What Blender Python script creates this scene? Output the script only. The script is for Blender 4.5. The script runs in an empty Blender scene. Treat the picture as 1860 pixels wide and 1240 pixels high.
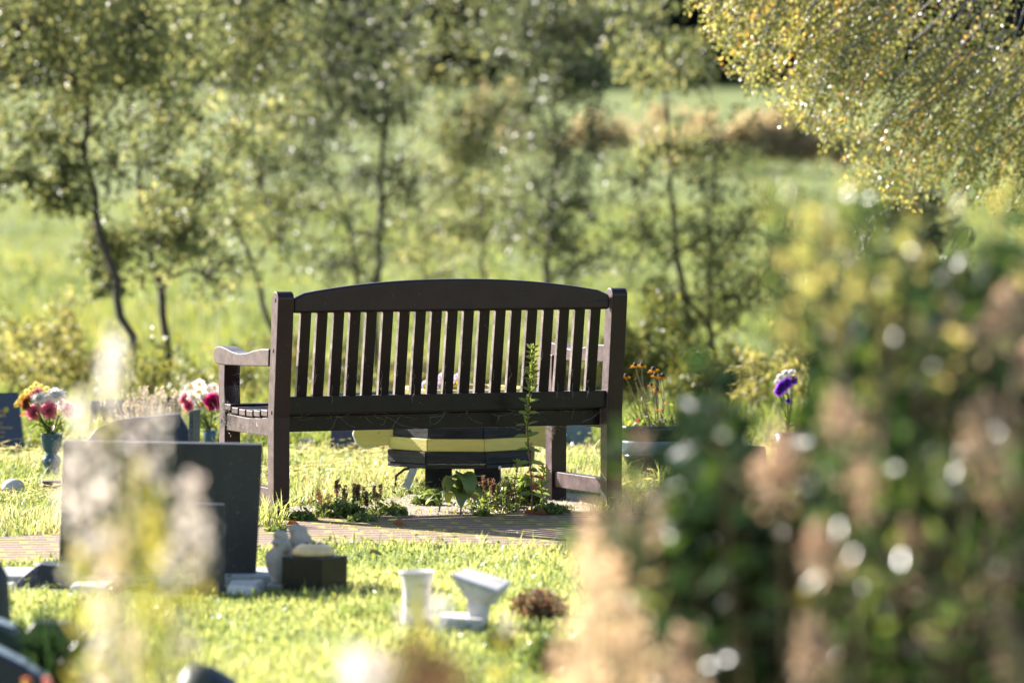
import bpy, math, random
import numpy as np
from mathutils import Vector, Matrix

# ------------------------------------------------------------------ camera, sky, sun, exposure
SC = bpy.context.scene
COL = SC.collection
R = math.radians
F_PX, HZ, CAM_H = 8971.0, 242.0, 1.496          # focal length in photo pixels, eye level row, eye height
PITCH = math.atan((620 - HZ) / F_PX)
cam_d = bpy.data.cameras.new('camera')
cam = bpy.data.objects.new('camera', cam_d)
COL.objects.link(cam)
cam.location = (0, 0, CAM_H)
cam.rotation_euler = (R(90) - PITCH, 0, 0)
cam_d.sensor_width = 36.0
cam_d.lens = 36.0 * F_PX / 1860.0
cam_d.clip_start, cam_d.clip_end = 0.1, 2000
cam_d.dof.use_dof = True
cam_d.dof.focus_distance = 19.35
cam_d.dof.aperture_fstop = 2.8
SC.camera = cam

SUN_EL, SUN_AZ = R(27), R(-48)                   # azimuth from +Y towards +X
S = Vector((math.sin(SUN_AZ) * math.cos(SUN_EL), math.cos(SUN_AZ) * math.cos(SUN_EL), math.sin(SUN_EL)))
W = bpy.data.worlds.new('World')
SC.world = W
W.use_nodes = True
nt = W.node_tree
sky = nt.nodes.new('ShaderNodeTexSky')
sky.sky_type = 'NISHITA'
sky.sun_disc = False
sky.sun_elevation = SUN_EL
sky.sun_rotation = SUN_AZ
nt.links.new(sky.outputs[0], nt.nodes['Background'].inputs[0])
nt.nodes['Background'].inputs[1].default_value = 0.065
sun_d = bpy.data.lights.new('sun', 'SUN')
sun_d.energy = 5.0
sun_d.angle = R(0.5)
sun_d.color = (1.0, 0.93, 0.87)
sun = bpy.data.objects.new('sun', sun_d)
COL.objects.link(sun)
sun.rotation_euler = S.to_track_quat('Z', 'Y').to_euler()
SC.view_settings.view_transform = 'Standard'
SC.view_settings.look = 'None'
SC.view_settings.gamma = 1
SC.view_settings.exposure = 1.98
SC.cycles.max_bounces = 8
SC.cycles.diffuse_bounces = 3
SC.cycles.glossy_bounces = 3
SC.cycles.transmission_bounces = 6
SC.cycles.transparent_max_bounces = 6

# ------------------------------------------------------------------ helpers
rng = np.random.default_rng(11)
random.seed(4)
CA, SA = math.cos(PITCH), math.sin(PITCH)


def at(px, py, s):
    """The place at distance s (metres along +Y) seen at photo pixel (px, py)."""
    dx, dy = (px - 930) / F_PX, -(py - 620) / F_PX
    d = Vector((dx, CA + dy * SA, -SA + dy * CA))
    return Vector((0, 0, CAM_H)) + d * (s / d.y)


GY = [-20, 22, 38, 60, 110, 200, 260, 320, 520]
GZ = [0, 0, -.45, -.3, 1.0, 3.6, 4.6, 8, 40]


def gz(y):
    return np.interp(y, GY, GZ)


def gp(px, py):
    """The point of the level lawn seen at a photo pixel."""
    s = 1.0
    lo, hi = 5.0, 400.0
    for _ in range(50):
        s = (lo + hi) / 2
        if at(px, py, s).z > gz(s):
            lo = s
        else:
            hi = s
    p = at(px, py, s)
    return Vector((p.x, p.y, float(gz(s))))


def nrm(v):
    return v / np.maximum(np.linalg.norm(v, axis=-1, keepdims=True), 1e-9)


ORG = {}


def empty(name, loc, label, cat, group=None):
    o = bpy.data.objects.new(name, None)
    o.empty_display_size = .05
    COL.objects.link(o)
    o.location = loc
    ORG[o] = Vector(loc)
    tag(o, label, cat, group)
    return o


def tag(o, label=None, cat=None, group=None, kind=None):
    if label: o['label'] = label
    if cat: o['category'] = cat
    if group: o['group'] = group
    if kind: o['kind'] = kind
    return o


def np_mesh(name, V, quads=None, tris=None, mat=None, parent=None, rnd=None, smooth=False, origin=None):
    """Link arrays as one mesh object (V in world space)."""
    me = bpy.data.meshes.new(name)
    V = np.asarray(V, dtype=np.float32)
    org = ORG[parent] if parent is not None else Vector(origin or (0, 0, 0))
    V = V - np.array(org, dtype=np.float32)
    nq = 0 if quads is None else len(quads)
    ntr = 0 if tris is None else len(tris)
    me.vertices.add(len(V))
    me.vertices.foreach_set('co', V.ravel())
    me.loops.add(nq * 4 + ntr * 3)
    me.polygons.add(nq + ntr)
    idx = []
    if nq: idx.append(np.asarray(quads).ravel())
    if ntr: idx.append(np.asarray(tris).ravel())
    me.loops.foreach_set('vertex_index', np.concatenate(idx).astype(np.int32))
    st = np.concatenate([np.arange(nq) * 4, nq * 4 + np.arange(ntr) * 3]).astype(np.int32)
    me.polygons.foreach_set('loop_start', st)
    if rnd is not None:
        a = me.attributes.new('rnd', 'FLOAT', 'POINT')
        a.data.foreach_set('value', np.asarray(rnd, dtype=np.float32))
    me.update(calc_edges=True)
    me.validate()
    if smooth:
        me.polygons.foreach_set('use_smooth', np.ones(nq + ntr, dtype=bool))
    if mat: me.materials.append(mat)
    o = bpy.data.objects.new(name, me)
    COL.objects.link(o)
    if parent is not None:
        o.parent = parent
        ORG[o] = ORG[parent]
    else:
        o.location = org
        ORG[o] = Vector(org)
    return o


class MB:
    """Collects solid shapes, then links them as one mesh object."""
    def __init__(self):
        self.v, self.f, self.M = [], [], Matrix.Identity(4)

    def add(self, vs, fs):
        n = len(self.v)
        self.v += [self.M @ Vector(p) for p in vs]
        self.f += [tuple(i + n for i in f) for f in fs]
        return self

    def box(self, a, b):
        x0, y0, z0 = a; x1, y1, z1 = b
        return self.add([(x0, y0, z0), (x1, y0, z0), (x1, y1, z0), (x0, y1, z0), (x0, y0, z1), (x1, y0, z1), (x1, y1, z1), (x0, y1, z1)],
                        [(0, 3, 2, 1), (4, 5, 6, 7), (0, 1, 5, 4), (1, 2, 6, 5), (2, 3, 7, 6), (3, 0, 4, 7)])

    def hexa(self, p):
        """Eight corners: bottom ring then top ring."""
        return self.add(p, [(0, 3, 2, 1), (4, 5, 6, 7), (0, 1, 5, 4), (1, 2, 6, 5), (2, 3, 7, 6), (3, 0, 4, 7)])

    def prism(self, outline, a, b, axis):
        """Extrude a 2-D outline between a and b along axis ('x': outline (y,z); 'y': outline (x,z); 'z': outline (x,y))."""
        mk = {'x': lambda p, t: (t, p[0], p[1]), 'y': lambda p, t: (p[0], t, p[1]), 'z': lambda p, t: (p[0], p[1], t)}[axis]
        n = len(outline)
        vs = [mk(p, a) for p in outline] + [mk(p, b) for p in outline]
        fs = [tuple(range(n - 1, -1, -1)), tuple(range(n, 2 * n))] + [(i, (i + 1) % n, n + (i + 1) % n, n + i) for i in range(n)]
        return self.add(vs, fs)

    def tube(self, pts, rad, n=8, cap=True):
        pts = [Vector(p) for p in pts]
        if not hasattr(rad, '__len__'): rad = [rad] * len(pts)
        vs, fs = [], []
        up = Vector((.3, .2, 1)).normalized()
        for i, p in enumerate(pts):
            t = (pts[min(i + 1, len(pts) - 1)] - pts[max(i - 1, 0)]).normalized()
            u = t.cross(up)
            if u.length < .05: u = t.cross(Vector((1, 0, 0)))
            u.normalize(); w = t.cross(u)
            for k in range(n):
                a = 2 * math.pi * k / n
                vs.append(p + (u * math.cos(a) + w * math.sin(a)) * rad[i])
        for i in range(len(pts) - 1):
            for k in range(n):
                fs.append((i * n + k, i * n + (k + 1) % n, (i + 1) * n + (k + 1) % n, (i + 1) * n + k))
        if cap:
            fs.append(tuple(range(n - 1, -1, -1)))
            fs.append(tuple((len(pts) - 1) * n + k for k in range(n)))
        return self.add(vs, fs)

    def lathe(self, prof, c=(0, 0, 0), n=24):
        """prof: list of (radius, z)."""
        vs, fs = [], []
        for r, z in prof:
            for k in range(n):
                a = 2 * math.pi * k / n
                vs.append((c[0] + r * math.cos(a), c[1] + r * math.sin(a), c[2] + z))
        m = len(prof)
        for i in range(m - 1):
            for k in range(n):
                fs.append((i * n + k, i * n + (k + 1) % n, (i + 1) * n + (k + 1) % n, (i + 1) * n + k))
        fs.append(tuple(range(n - 1, -1, -1)))
        fs.append(tuple((m - 1) * n + k for k in range(n)))
        return self.add(vs, fs)

    def ball(self, c, r, n=12, m=8, rot=None):
        r = r if hasattr(r, '__len__') else (r, r, r)
        rot = rot or Matrix.Identity(3)
        vs, fs = [], []
        for i in range(m + 1):
            t = math.pi * i / m
            for k in range(n):
                a = 2 * math.pi * k / n
                vs.append(Vector(c) + rot @ Vector((r[0] * math.sin(t) * math.cos(a), r[1] * math.sin(t) * math.sin(a), -r[2] * math.cos(t))))
        for i in range(m):
            for k in range(n):
                fs.append((i * n + k, i * n + (k + 1) % n, (i + 1) * n + (k + 1) % n, (i + 1) * n + k))
        return self.add(vs, fs)

    def build(self, name, mat, parent=None, smooth=False, bevel=0, origin=None, seg=2):
        me = bpy.data.meshes.new(name)
        org = ORG[parent] if parent is not None else Vector(origin or (0, 0, 0))
        me.from_pydata([tuple(v - org) for v in self.v], [], self.f)
        me.update()
        me.validate()
        me.materials.append(mat)
        if smooth:
            for p in me.polygons: p.use_smooth = True
        o = bpy.data.objects.new(name, me)
        COL.objects.link(o)
        if parent is not None:
            o.parent = parent
        else:
            o.location = org
        ORG[o] = org.copy()
        if bevel:
            b = o.modifiers.new('bevel', 'BEVEL')
            b.width, b.segments, b.limit_method, b.angle_limit = bevel, seg, 'ANGLE', R(35)
        return o


def copy_tree(o, delta, parent=None):
    c = o.copy()
    COL.objects.link(c)
    if parent is None:
        c.location = o.location + delta
    else:
        c.parent = parent
    ORG[c] = ORG[o] + delta
    for ch in list(o.children):
        copy_tree(ch, delta, c)
    return c


# leaf / petal / blade fields ------------------------------------------------------
class Leaves:
    """Collects leaf-shaped faces (two quads folded on a midrib) and links them as one mesh."""
    def __init__(self):
        self.V, self.Rn = [], []

    def add(self, P, D, N, L, Wd, fold=.2, curl=.1, rnd=None):
        P = np.atleast_2d(P); n = len(P)
        D = nrm(np.broadcast_to(np.asarray(D, float), (n, 3)).copy())
        N = np.broadcast_to(np.asarray(N, float), (n, 3)).copy()
        N = nrm(N - D * np.sum(N * D, 1, keepdims=True))
        Sd = np.cross(D, N)
        L = np.broadcast_to(np.asarray(L, float), (n,))[:, None]
        Wd = np.broadcast_to(np.asarray(Wd, float), (n,))[:, None]
        f = N * Wd * fold
        v0 = P
        v1 = P + D * L * .28 + Sd * Wd * .42 + f
        v2 = P + D * L * .66 + Sd * Wd * .40 + f - N * L * curl * .5
        v3 = P + D * L - N * L * curl
        v4 = P + D * L * .66 - Sd * Wd * .40 + f - N * L * curl * .5
        v5 = P + D * L * .28 - Sd * Wd * .42 + f
        self.V.append(np.stack([v0, v1, v2, v3, v4, v5], 1))
        if rnd is None: rnd = rng.random(n)
        self.Rn.append(np.broadcast_to(np.asarray(rnd, float), (n,)))
        return self

    def build(self, name, mat, parent=None, origin=None):
        V = np.concatenate(self.V); n = len(V)
        b = np.arange(n)[:, None] * 6
        q = np.concatenate([b + np.array([0, 1, 2, 3]), b + np.array([0, 3, 4, 5])])
        return np_mesh(name, V.reshape(-1, 3), quads=q, mat=mat, parent=parent, rnd=np.repeat(np.concatenate(self.Rn), 6), origin=origin)


def rand_dirs(n, zmean=0.0, zs=1.0):
    v = rng.normal(size=(n, 3))
    v[:, 2] = v[:, 2] * zs + zmean
    return nrm(v)


def blades_mesh(name, P, h, w, lean, mat, rnd, parent=None, origin=None):
    """Grass blades: P (n,3), h, w (n,), lean (n,) as sideways fraction of the height."""
    n = len(P)
    a = rng.random(n) * 2 * np.pi
    face = np.stack([np.cos(a), np.sin(a), np.zeros(n)], 1)
    b = a + np.pi / 2 + rng.normal(0, .5, n)
    ld = np.stack([np.cos(b), np.sin(b), np.zeros(n)], 1)
    h, w, lean = h[:, None], w[:, None], lean[:, None]
    up = np.array([0, 0, 1.0])
    m = P + up * h * .55 + ld * h * lean * .35
    t = P + up * h * (1 - .25 * lean) + ld * h * lean
    V = np.stack([P - face * w * .5, P + face * w * .5, m + face * w * .42, m - face * w * .42, t], 1)
    k = np.arange(n)[:, None] * 5
    return np_mesh(name, V.reshape(-1, 3), quads=k + np.array([0, 1, 2, 3]), tris=k + np.array([3, 2, 4]), mat=mat,
                   rnd=np.repeat(rnd, 5), parent=parent, origin=origin)


# materials ------------------------------------------------------------------------
def new_mat(name):
    m = bpy.data.materials.new(name)
    m.use_nodes = True
    t = m.node_tree
    return m, t, t.nodes['Principled BSDF'], t.nodes['Material Output']


def ramp(t, stops, fac=None, interp='LINEAR'):
    r = t.nodes.new('ShaderNodeValToRGB')
    r.color_ramp.interpolation = interp
    e = r.color_ramp.elements
    while len(e) < len(stops): e.new(.5)
    for x, (p, c) in zip(e, stops):
        x.position = p
        x.color = (*c, 1) if len(c) == 3 else c
    if fac is not None: t.links.new(fac, r.inputs[0])
    return r


def noise(t, scale, detail=4, coord='Object', rough=.6, stretch=None):
    tc = t.nodes.new('ShaderNodeTexCoord')
    n = t.nodes.new('ShaderNodeTexNoise')
    n.inputs['Scale'].default_value = scale
    n.inputs['Detail'].default_value = detail
    n.inputs['Roughness'].default_value = rough
    src = tc.outputs[coord]
    if stretch:
        mp = t.nodes.new('ShaderNodeMapping')
        mp.inputs['Scale'].default_value = stretch
        t.links.new(src, mp.inputs[0]); src = mp.outputs[0]
    t.links.new(src, n.inputs['Vector'])
    return n


def bump(t, p, fac, strength=.3, dist=.01):
    b = t.nodes.new('ShaderNodeBump')
    b.inputs['Strength'].default_value = strength
    b.inputs['Distance'].default_value = dist
    t.links.new(fac, b.inputs['Height'])
    t.links.new(b.outputs[0], p.inputs['Normal'])


def solid(name, c1, c2=None, scale=20, rough=.6, bs=.15, bscale=60, bdist=.003, metal=0, spec=.5, stretch=None, speck=None):
    """Two-tone noisy surface; speck = (colour, amount, scale) scatters small marks."""
    m, t, p, _ = new_mat(name)
    c2 = c2 or tuple(x * .7 for x in c1)
    n = noise(t, scale, stretch=stretch)
    r = ramp(t, [(.35, c1), (.65, c2)], n.outputs[0])
    col = r.outputs[0]
    if speck:
        s = noise(t, speck[2], 2)
        k = ramp(t, [(1 - speck[1], (0, 0, 0)), (min(1, 1 - speck[1] + .03), (1, 1, 1))], s.outputs[0])
        mx = t.nodes.new('ShaderNodeMixRGB')
        t.links.new(k.outputs[0], mx.inputs[0]); t.links.new(col, mx.inputs[1])
        mx.inputs[2].default_value = (*speck[0], 1)
        col = mx.outputs[0]
    t.links.new(col, p.inputs['Base Color'])
    p.inputs['Roughness'].default_value = rough
    p.inputs['Metallic'].default_value = metal
    p.inputs['Specular IOR Level'].default_value = spec
    if bs:
        b = noise(t, bscale, 3, stretch=stretch)
        bump(t, p, b.outputs[0], bs, bdist)
    return m


def leafmat(name, stops, trans=.45, rough=.4, boost=1.6, spec=.5):
    """Thin leaf: colour by the leaf's own random number, light passes through it."""
    m, t, p, out = new_mat(name)
    a = t.nodes.new('ShaderNodeAttribute')
    a.attribute_name = 'rnd'
    r = ramp(t, stops, a.outputs['Fac'])
    t.links.new(r.outputs[0], p.inputs['Base Color'])
    p.inputs['Roughness'].default_value = rough
    p.inputs['Specular IOR Level'].default_value = spec
    tr = t.nodes.new('ShaderNodeBsdfTranslucent')
    g = t.nodes.new('ShaderNodeMixRGB')
    g.blend_type = 'MULTIPLY'
    g.inputs[0].default_value = 1
    g.inputs[2].default_value = (boost * 1.1, boost, boost * .7, 1)
    t.links.new(r.outputs[0], g.inputs[1])
    t.links.new(g.outputs[0], tr.inputs[0])
    mx = t.nodes.new('ShaderNodeMixShader')
    mx.inputs[0].default_value = trans
    t.links.new(p.outputs[0], mx.inputs[1])
    t.links.new(tr.outputs[0], mx.inputs[2])
    t.links.new(mx.outputs[0], out.inputs[0])
    return m


def petalmat(name, stops, trans=.58):
    m = leafmat(name, stops, trans, .6, 1.1, .3)
    for n in m.node_tree.nodes:
        if n.type == 'MIX_RGB': n.inputs[2].default_value = (1.1, 1.05, 1.05, 1)
    return m


M = {}
# dark brown paint on the bench: faint grain, scuffs, dusty specks, sun side painted lighter
def bench_paint(name, c1, c2, spec, sunlit_dust=(.17, .115, .125)):
    m, t, p, _ = new_mat(name)
    n = noise(t, 9, 5)
    r = ramp(t, [(.3, c1), (.7, c2)], n.outputs[0])
    s = noise(t, 150, 2)
    k = ramp(t, [(.70, (0, 0, 0)), (.76, (1, 1, 1))], s.outputs[0])
    s2 = noise(t, 14, 3)
    k2 = ramp(t, [(.42, (0, 0, 0)), (.66, (1, 1, 1))], s2.outputs[0])
    mul = t.nodes.new('ShaderNodeMath'); mul.operation = 'MULTIPLY'
    t.links.new(k.outputs[0], mul.inputs[0]); t.links.new(k2.outputs[0], mul.inputs[1])
    mx = t.nodes.new('ShaderNodeMixRGB')
    t.links.new(mul.outputs[0], mx.inputs[0]); t.links.new(r.outputs[0], mx.inputs[1])
    mx.inputs[2].default_value = (.34, .26, .26, 1)
    # faces towards the sun: sunlit brightness painted in with patchy dust and bleaching
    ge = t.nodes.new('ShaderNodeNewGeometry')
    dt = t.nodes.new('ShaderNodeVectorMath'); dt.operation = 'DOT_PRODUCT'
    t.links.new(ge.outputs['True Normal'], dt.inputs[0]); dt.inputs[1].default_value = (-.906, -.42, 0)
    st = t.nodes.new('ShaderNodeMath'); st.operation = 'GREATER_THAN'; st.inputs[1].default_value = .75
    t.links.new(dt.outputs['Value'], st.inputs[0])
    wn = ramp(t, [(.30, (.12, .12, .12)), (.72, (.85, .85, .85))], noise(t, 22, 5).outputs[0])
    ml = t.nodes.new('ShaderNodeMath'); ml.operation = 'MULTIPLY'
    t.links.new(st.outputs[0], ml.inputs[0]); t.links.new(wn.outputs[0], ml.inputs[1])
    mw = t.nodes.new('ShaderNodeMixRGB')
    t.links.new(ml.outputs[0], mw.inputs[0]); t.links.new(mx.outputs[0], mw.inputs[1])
    mw.inputs[2].default_value = (*sunlit_dust, 1)
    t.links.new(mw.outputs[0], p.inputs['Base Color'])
    rr = ramp(t, [(.3, (.36,) * 3), (.7, (.54,) * 3)], noise(t, 25, 3).outputs[0])
    t.links.new(rr.outputs[0], p.inputs['Roughness'])
    p.inputs['Specular IOR Level'].default_value = spec
    p.inputs['Sheen Weight'].default_value = .05
    p.inputs['Coat Weight'].default_value = .28
    p.inputs['Coat Roughness'].default_value = .12
    p.inputs['Sheen Roughness'].default_value = .45
    p.inputs['Sheen Tint'].default_value = (1, .86, .84, 1)
    b = noise(t, 70, 4)
    bump(t, p, b.outputs[0], .25, .002)
    return m


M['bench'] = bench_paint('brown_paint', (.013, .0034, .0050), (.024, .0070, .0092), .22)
M['bench_dark'] = bench_paint('dark_brown_paint', (.005, .0022, .0028), (.009, .0035, .0044), .16, (.42, .33, .31))  # last colour paints sun glints and dust onto the slat edges
M['web'] = solid('cobweb', (.40, .37, .32), (.3, .28, .24), rough=.5, bs=0)
M['navy'] = solid('navy_granite', (.010, .015, .045), (.014, .022, .06), 90, .18, 0, speck=((.05, .06, .10), .36, 300))
M['navy_matt'] = solid('blue_slate', (.014, .026, .058), (.022, .038, .075), 30, .4, .1, spec=.3)
M['greystone'] = solid('dark_grey_stone', (.016, .015, .014), (.030, .028, .026), 5, .5, .2, 150, .001, stretch=(3, 3, .5), speck=((.10, .10, .09), .33, 120))
M['greystone_b'] = solid('blue_grey_stone', (.022, .025, .032), (.03, .034, .042), 8, .5, .15, 150, .001)
M['black'] = solid('black_granite', (.006, .007, .012), (.009, .010, .016), 30, .22, 0, spec=.25, speck=((.06, .06, .07), .35, 400))
M['rough'] = solid('rough_hewn_stone', (.03, .035, .05), (.10, .11, .14), 60, .7, .8, 70, .006)
M['concrete'] = solid('pale_concrete', (.45, .44, .42), (.34, .33, .31), 14, .85, .4, 90, .003)
M['white_stone'] = solid('white_stone', (.72, .665, .63), (.58, .53, .49), 10, .7, .3, 60, .003, speck=((.52, .48, .40), .42, 24))
M['statue'] = solid('cast_stone', (.46, .40, .34), (.32, .28, .24), 22, .85, .5, 90, .003)
M['gold'] = solid('cream_gold', (.78, .58, .32), (.62, .44, .22), 30, .4, .2)
M['goldtext'] = solid('gilt_letters', (.50, .33, .10), (.42, .26, .08), 30, .4, 0)
M['paletext'] = solid('pale_letters', (.35, .40, .50), (.3, .34, .42), 30, .5, 0)
M['teal'] = solid('teal_glaze', (.03, .075, .12), (.045, .10, .15), 30, .25, .1, speck=((.5, .55, .6), .34, 60))
M['potglaze'] = solid('dark_glaze', (.008, .010, .016), (.013, .015, .022), 12, .12, .08, 20)
M['potband'] = solid('pale_glaze', (.20, .25, .34), (.12, .16, .25), 30, .25, .1)
M['yellow_wood'] = solid('yellow_paint', (.66, .56, .15), (.58, .48, .13), 12, .6, .3, 40, .002, stretch=(1, 1, 6), speck=((.12, .09, .03), .30, 45))
M['black_wood'] = solid('black_paint', (.008, .009, .012), (.030, .032, .038), 9, .6, .6, 40, .003, spec=.25, stretch=(1, 1, 6))
M['white_paint'] = solid('white_paint', (.75, .75, .75), (.65, .65, .66), 20, .5, .1)
M['greymetal'] = solid('grey_metal', (.4, .41, .43), (.33, .34, .36), 20, .4, .1)
M['brownwood'] = solid('weathered_wood', (.16, .13, .10), (.10, .08, .06), 12, .8, .4)
M['bark'] = solid('bark', (.045, .034, .026), (.075, .06, .045), 30, .85, .6, 60, .01)
M['birchbark'] = solid('birch_bark', (.20, .18, .17), (.10, .09, .085), 18, .8, .5, 50, .006)
M['stem_brown'] = solid('dry_stem', (.20, .14, .08), (.13, .09, .05), 30, .7, 0)
M['straw_stem'] = solid('straw_stem', (.55, .48, .32), (.45, .38, .24), 30, .6, 0)
M['stem_red'] = solid('red_stem', (.16, .05, .035), (.13, .07, .04), 20, .5, 0)
M['stem_green'] = solid('green_stem', (.08, .13, .03), (.10, .12, .03), 20, .5, 0)

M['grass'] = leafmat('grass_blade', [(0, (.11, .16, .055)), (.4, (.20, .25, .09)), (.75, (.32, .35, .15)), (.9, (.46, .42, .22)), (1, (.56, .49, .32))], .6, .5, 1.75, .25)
M['straw_grass'] = leafmat('straw_grass_blade', [(0, (.13, .19, .05)), (.45, (.22, .28, .09)), (.68, (.40, .38, .20)), (1, (.60, .52, .38))], .45, .5, 1.5, .35)
M['meadow'] = leafmat('meadow_blade', [(0, (.10, .145, .038)), (.5, (.155, .20, .055)), (1, (.30, .28, .11))], .5, .6, 1.5, .2)
M['tree_leaf'] = leafmat('tree_leaf', [(0, (.064, .082, .045)), (.55, (.115, .140, .070)), (.85, (.18, .20, .09)), (1, (.27, .265, .13))], .54, .4, 2.0, .7)
M['tree_leaf_dark'] = leafmat('dark_tree_leaf', [(0, (.045, .06, .04)), (.6, (.075, .098, .058)), (1, (.15, .17, .085))], .45, .4, 1.8, .8)
M['scrub_leaf'] = leafmat('scrub_leaf', [(0, (.15, .165, .06)), (.5, (.25, .25, .09)), (1, (.37, .34, .14))], .5, .5, 1.4)
M['scrub_green'] = leafmat('scrub_green_leaf', [(0, (.07, .09, .02)), (.6, (.13, .15, .03)), (1, (.24, .22, .07))], .45, .4, 1.5)
M['field_leaf'] = leafmat('field_leaf', [(0, (.09, .13, .05)), (.6, (.14, .19, .075)), (1, (.25, .26, .12))], .5, .6, 1.5, .2)
M['bracken'] = leafmat('bracken_leaf', [(0, (.31, .25, .19)), (.5, (.42, .35, .27)), (1, (.46, .43, .27))], .55, .8, 1.35, .1)
M['woods'] = leafmat('woods_leaf', [(0, (.012, .017, .026)), (.6, (.022, .030, .040)), (1, (.05, .06, .045))], .08, .8, 1.2, .05)  # bluish dark leaf colour stands in for distance haze and shade
M['birch_leaf'] = leafmat('birch_leaf', [(0, (.09, .11, .045)), (.5, (.22, .235, .08)), (.80, (.40, .36, .13)), (.93, (.52, .36, .09)), (1, (.60, .30, .07))], .5, .36, 1.6, .9)
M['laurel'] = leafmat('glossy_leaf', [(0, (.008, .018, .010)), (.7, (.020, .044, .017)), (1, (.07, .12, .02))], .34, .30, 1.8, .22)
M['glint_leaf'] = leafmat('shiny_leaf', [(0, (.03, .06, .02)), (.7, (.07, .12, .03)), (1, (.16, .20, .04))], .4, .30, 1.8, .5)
M['yellow_leaf'] = leafmat('yellow_leaf', [(0, (.22, .26, .08)), (.5, (.40, .38, .14)), (1, (.55, .47, .20))], .5, .28, 1.3, .7)
M['dead_flower'] = leafmat('dead_petal', [(0, (.28, .19, .155)), (.5, (.45, .33, .28)), (1, (.62, .50, .43))], .35, .7, 1.3, .3)
M['plume'] = leafmat('pale_plume', [(0, (.55, .40, .32)), (.5, (.72, .57, .47)), (1, (.82, .70, .60))], .6, .7, 1.05, .3)
M['pale_petal'] = petalmat('pale_petal', [(0, (.70, .58, .50)), (.5, (.80, .72, .62)), (1, (.88, .84, .76))], .6)
M['lime_leaf'] = leafmat('lime_leaf', [(0, (.20, .24, .03)), (.5, (.36, .36, .06)), (1, (.52, .46, .14))], .5, .45, 1.4)
M['weed_leaf'] = leafmat('weed_leaf', [(0, (.08, .12, .045)), (.6, (.15, .21, .05)), (.9, (.24, .29, .05)), (1, (.30, .06, .05))], .42, .4, 1.7)
M['clover'] = leafmat('low_leaf', [(0, (.06, .10, .035)), (.6, (.13, .19, .05)), (1, (.24, .25, .06))], .35, .4, 1.6)
M['seed'] = leafmat('seed_head', [(0, (.14, .07, .055)), (.6, (.27, .15, .11)), (1, (.42, .28, .2))], .5, .7, 1.2)
M['white_petal'] = petalmat('white_petal', [(0, (.78, .76, .70)), (1, (.88, .87, .85))])
M['pink_petal'] = petalmat('pink_petal', [(0, (.70, .16, .27)), (.5, (.80, .30, .40)), (1, (.86, .50, .54))])
M['magenta_petal'] = petalmat('magenta_petal', [(0, (.48, .02, .14)), (1, (.66, .06, .24))])
M['yellow_petal'] = petalmat('yellow_petal', [(0, (.80, .52, .02)), (1, (.85, .62, .06))])
M['pale_yellow'] = petalmat('pale_yellow_petal', [(0, (.78, .66, .14)), (1, (.84, .74, .30))])
M['rust_petal'] = petalmat('rust_petal', [(0, (.24, .08, .04)), (1, (.40, .15, .05))])
M['orange_petal'] = petalmat('orange_petal', [(0, (.70, .28, .01)), (1, (.80, .45, .03))])
M['scarlet_petal'] = petalmat('scarlet_petal', [(0, (.72, .22, .11)), (1, (.80, .36, .2))])
M['purple_petal'] = petalmat('purple_petal', [(0, (.20, .04, .50)), (1, (.32, .09, .68))])
M['lilac_petal'] = petalmat('lilac_petal', [(0, (.56, .45, .64)), (1, (.75, .66, .80))])
M['lavender'] = leafmat('lavender_head', [(0, (.42, .36, .42)), (.6, (.66, .58, .52)), (1, (.78, .72, .62))], .4, .6, 1.1)
M['cone'] = solid('dark_cone', (.035, .015, .01), (.06, .025, .015), 60, .8, .5)
M['heather'] = leafmat('heather_leaf', [(0, (.13, .055, .045)), (.55, (.22, .11, .085)), (.8, (.22, .17, .08)), (1, (.16, .19, .06))], .35, .6, 1.3)


def glass():
    m, t, p, _ = new_mat('clear_glass')
    p.inputs['Base Color'].default_value = (.9, .92, .95, 1)
    p.inputs['Roughness'].default_value = .05
    p.inputs['Transmission Weight'].default_value = .85
    return m


M['glass'] = glass()

# ------------------------------------------------------------------ ground, path, soil
def ground_mat():
    m, t, p, _ = new_mat('field')
    n = noise(t, .35, 6)
    n2 = noise(t, 6, 5)
    r = ramp(t, [(.3, (.105, .150, .040)), (.5, (.155, .195, .056)), (.7, (.22, .235, .085))], n.outputs[0])
    r2 = ramp(t, [(.3, (.55, .55, .5)), (.7, (1.2, 1.2, 1.1))], n2.outputs[0])
    mx = t.nodes.new('ShaderNodeMixRGB'); mx.blend_type = 'MULTIPLY'; mx.inputs[0].default_value = 1
    t.links.new(r.outputs[0], mx.inputs[1]); t.links.new(r2.outputs[0], mx.inputs[2])
    t.links.new(mx.outputs[0], p.inputs['Base Color'])
    p.inputs['Roughness'].default_value = .9
    p.inputs['Specular IOR Level'].default_value = .2
    bump(t, p, noise(t, 30, 4).outputs[0], .6, .03)
    return m


ys = np.concatenate([np.arange(-10, 70, 2.0), np.arange(70, 540, 10.0)])
xs = np.array([-400, -150, -60, -30, -15, -8, -4, 0, 4, 8, 15, 30, 60, 150, 400.0])
GX, GYY = np.meshgrid(xs, ys)
V = np.stack([GX, GYY, gz(GYY)], -1).reshape(-1, 3)
nx = len(xs)
q = np.array([[j * nx + i, j * nx + i + 1, (j + 1) * nx + i + 1, (j + 1) * nx + i] for j in range(len(ys) - 1) for i in range(nx - 1)])
tag(np_mesh('ground', V, quads=q, mat=ground_mat(), smooth=True), kind='structure')


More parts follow.
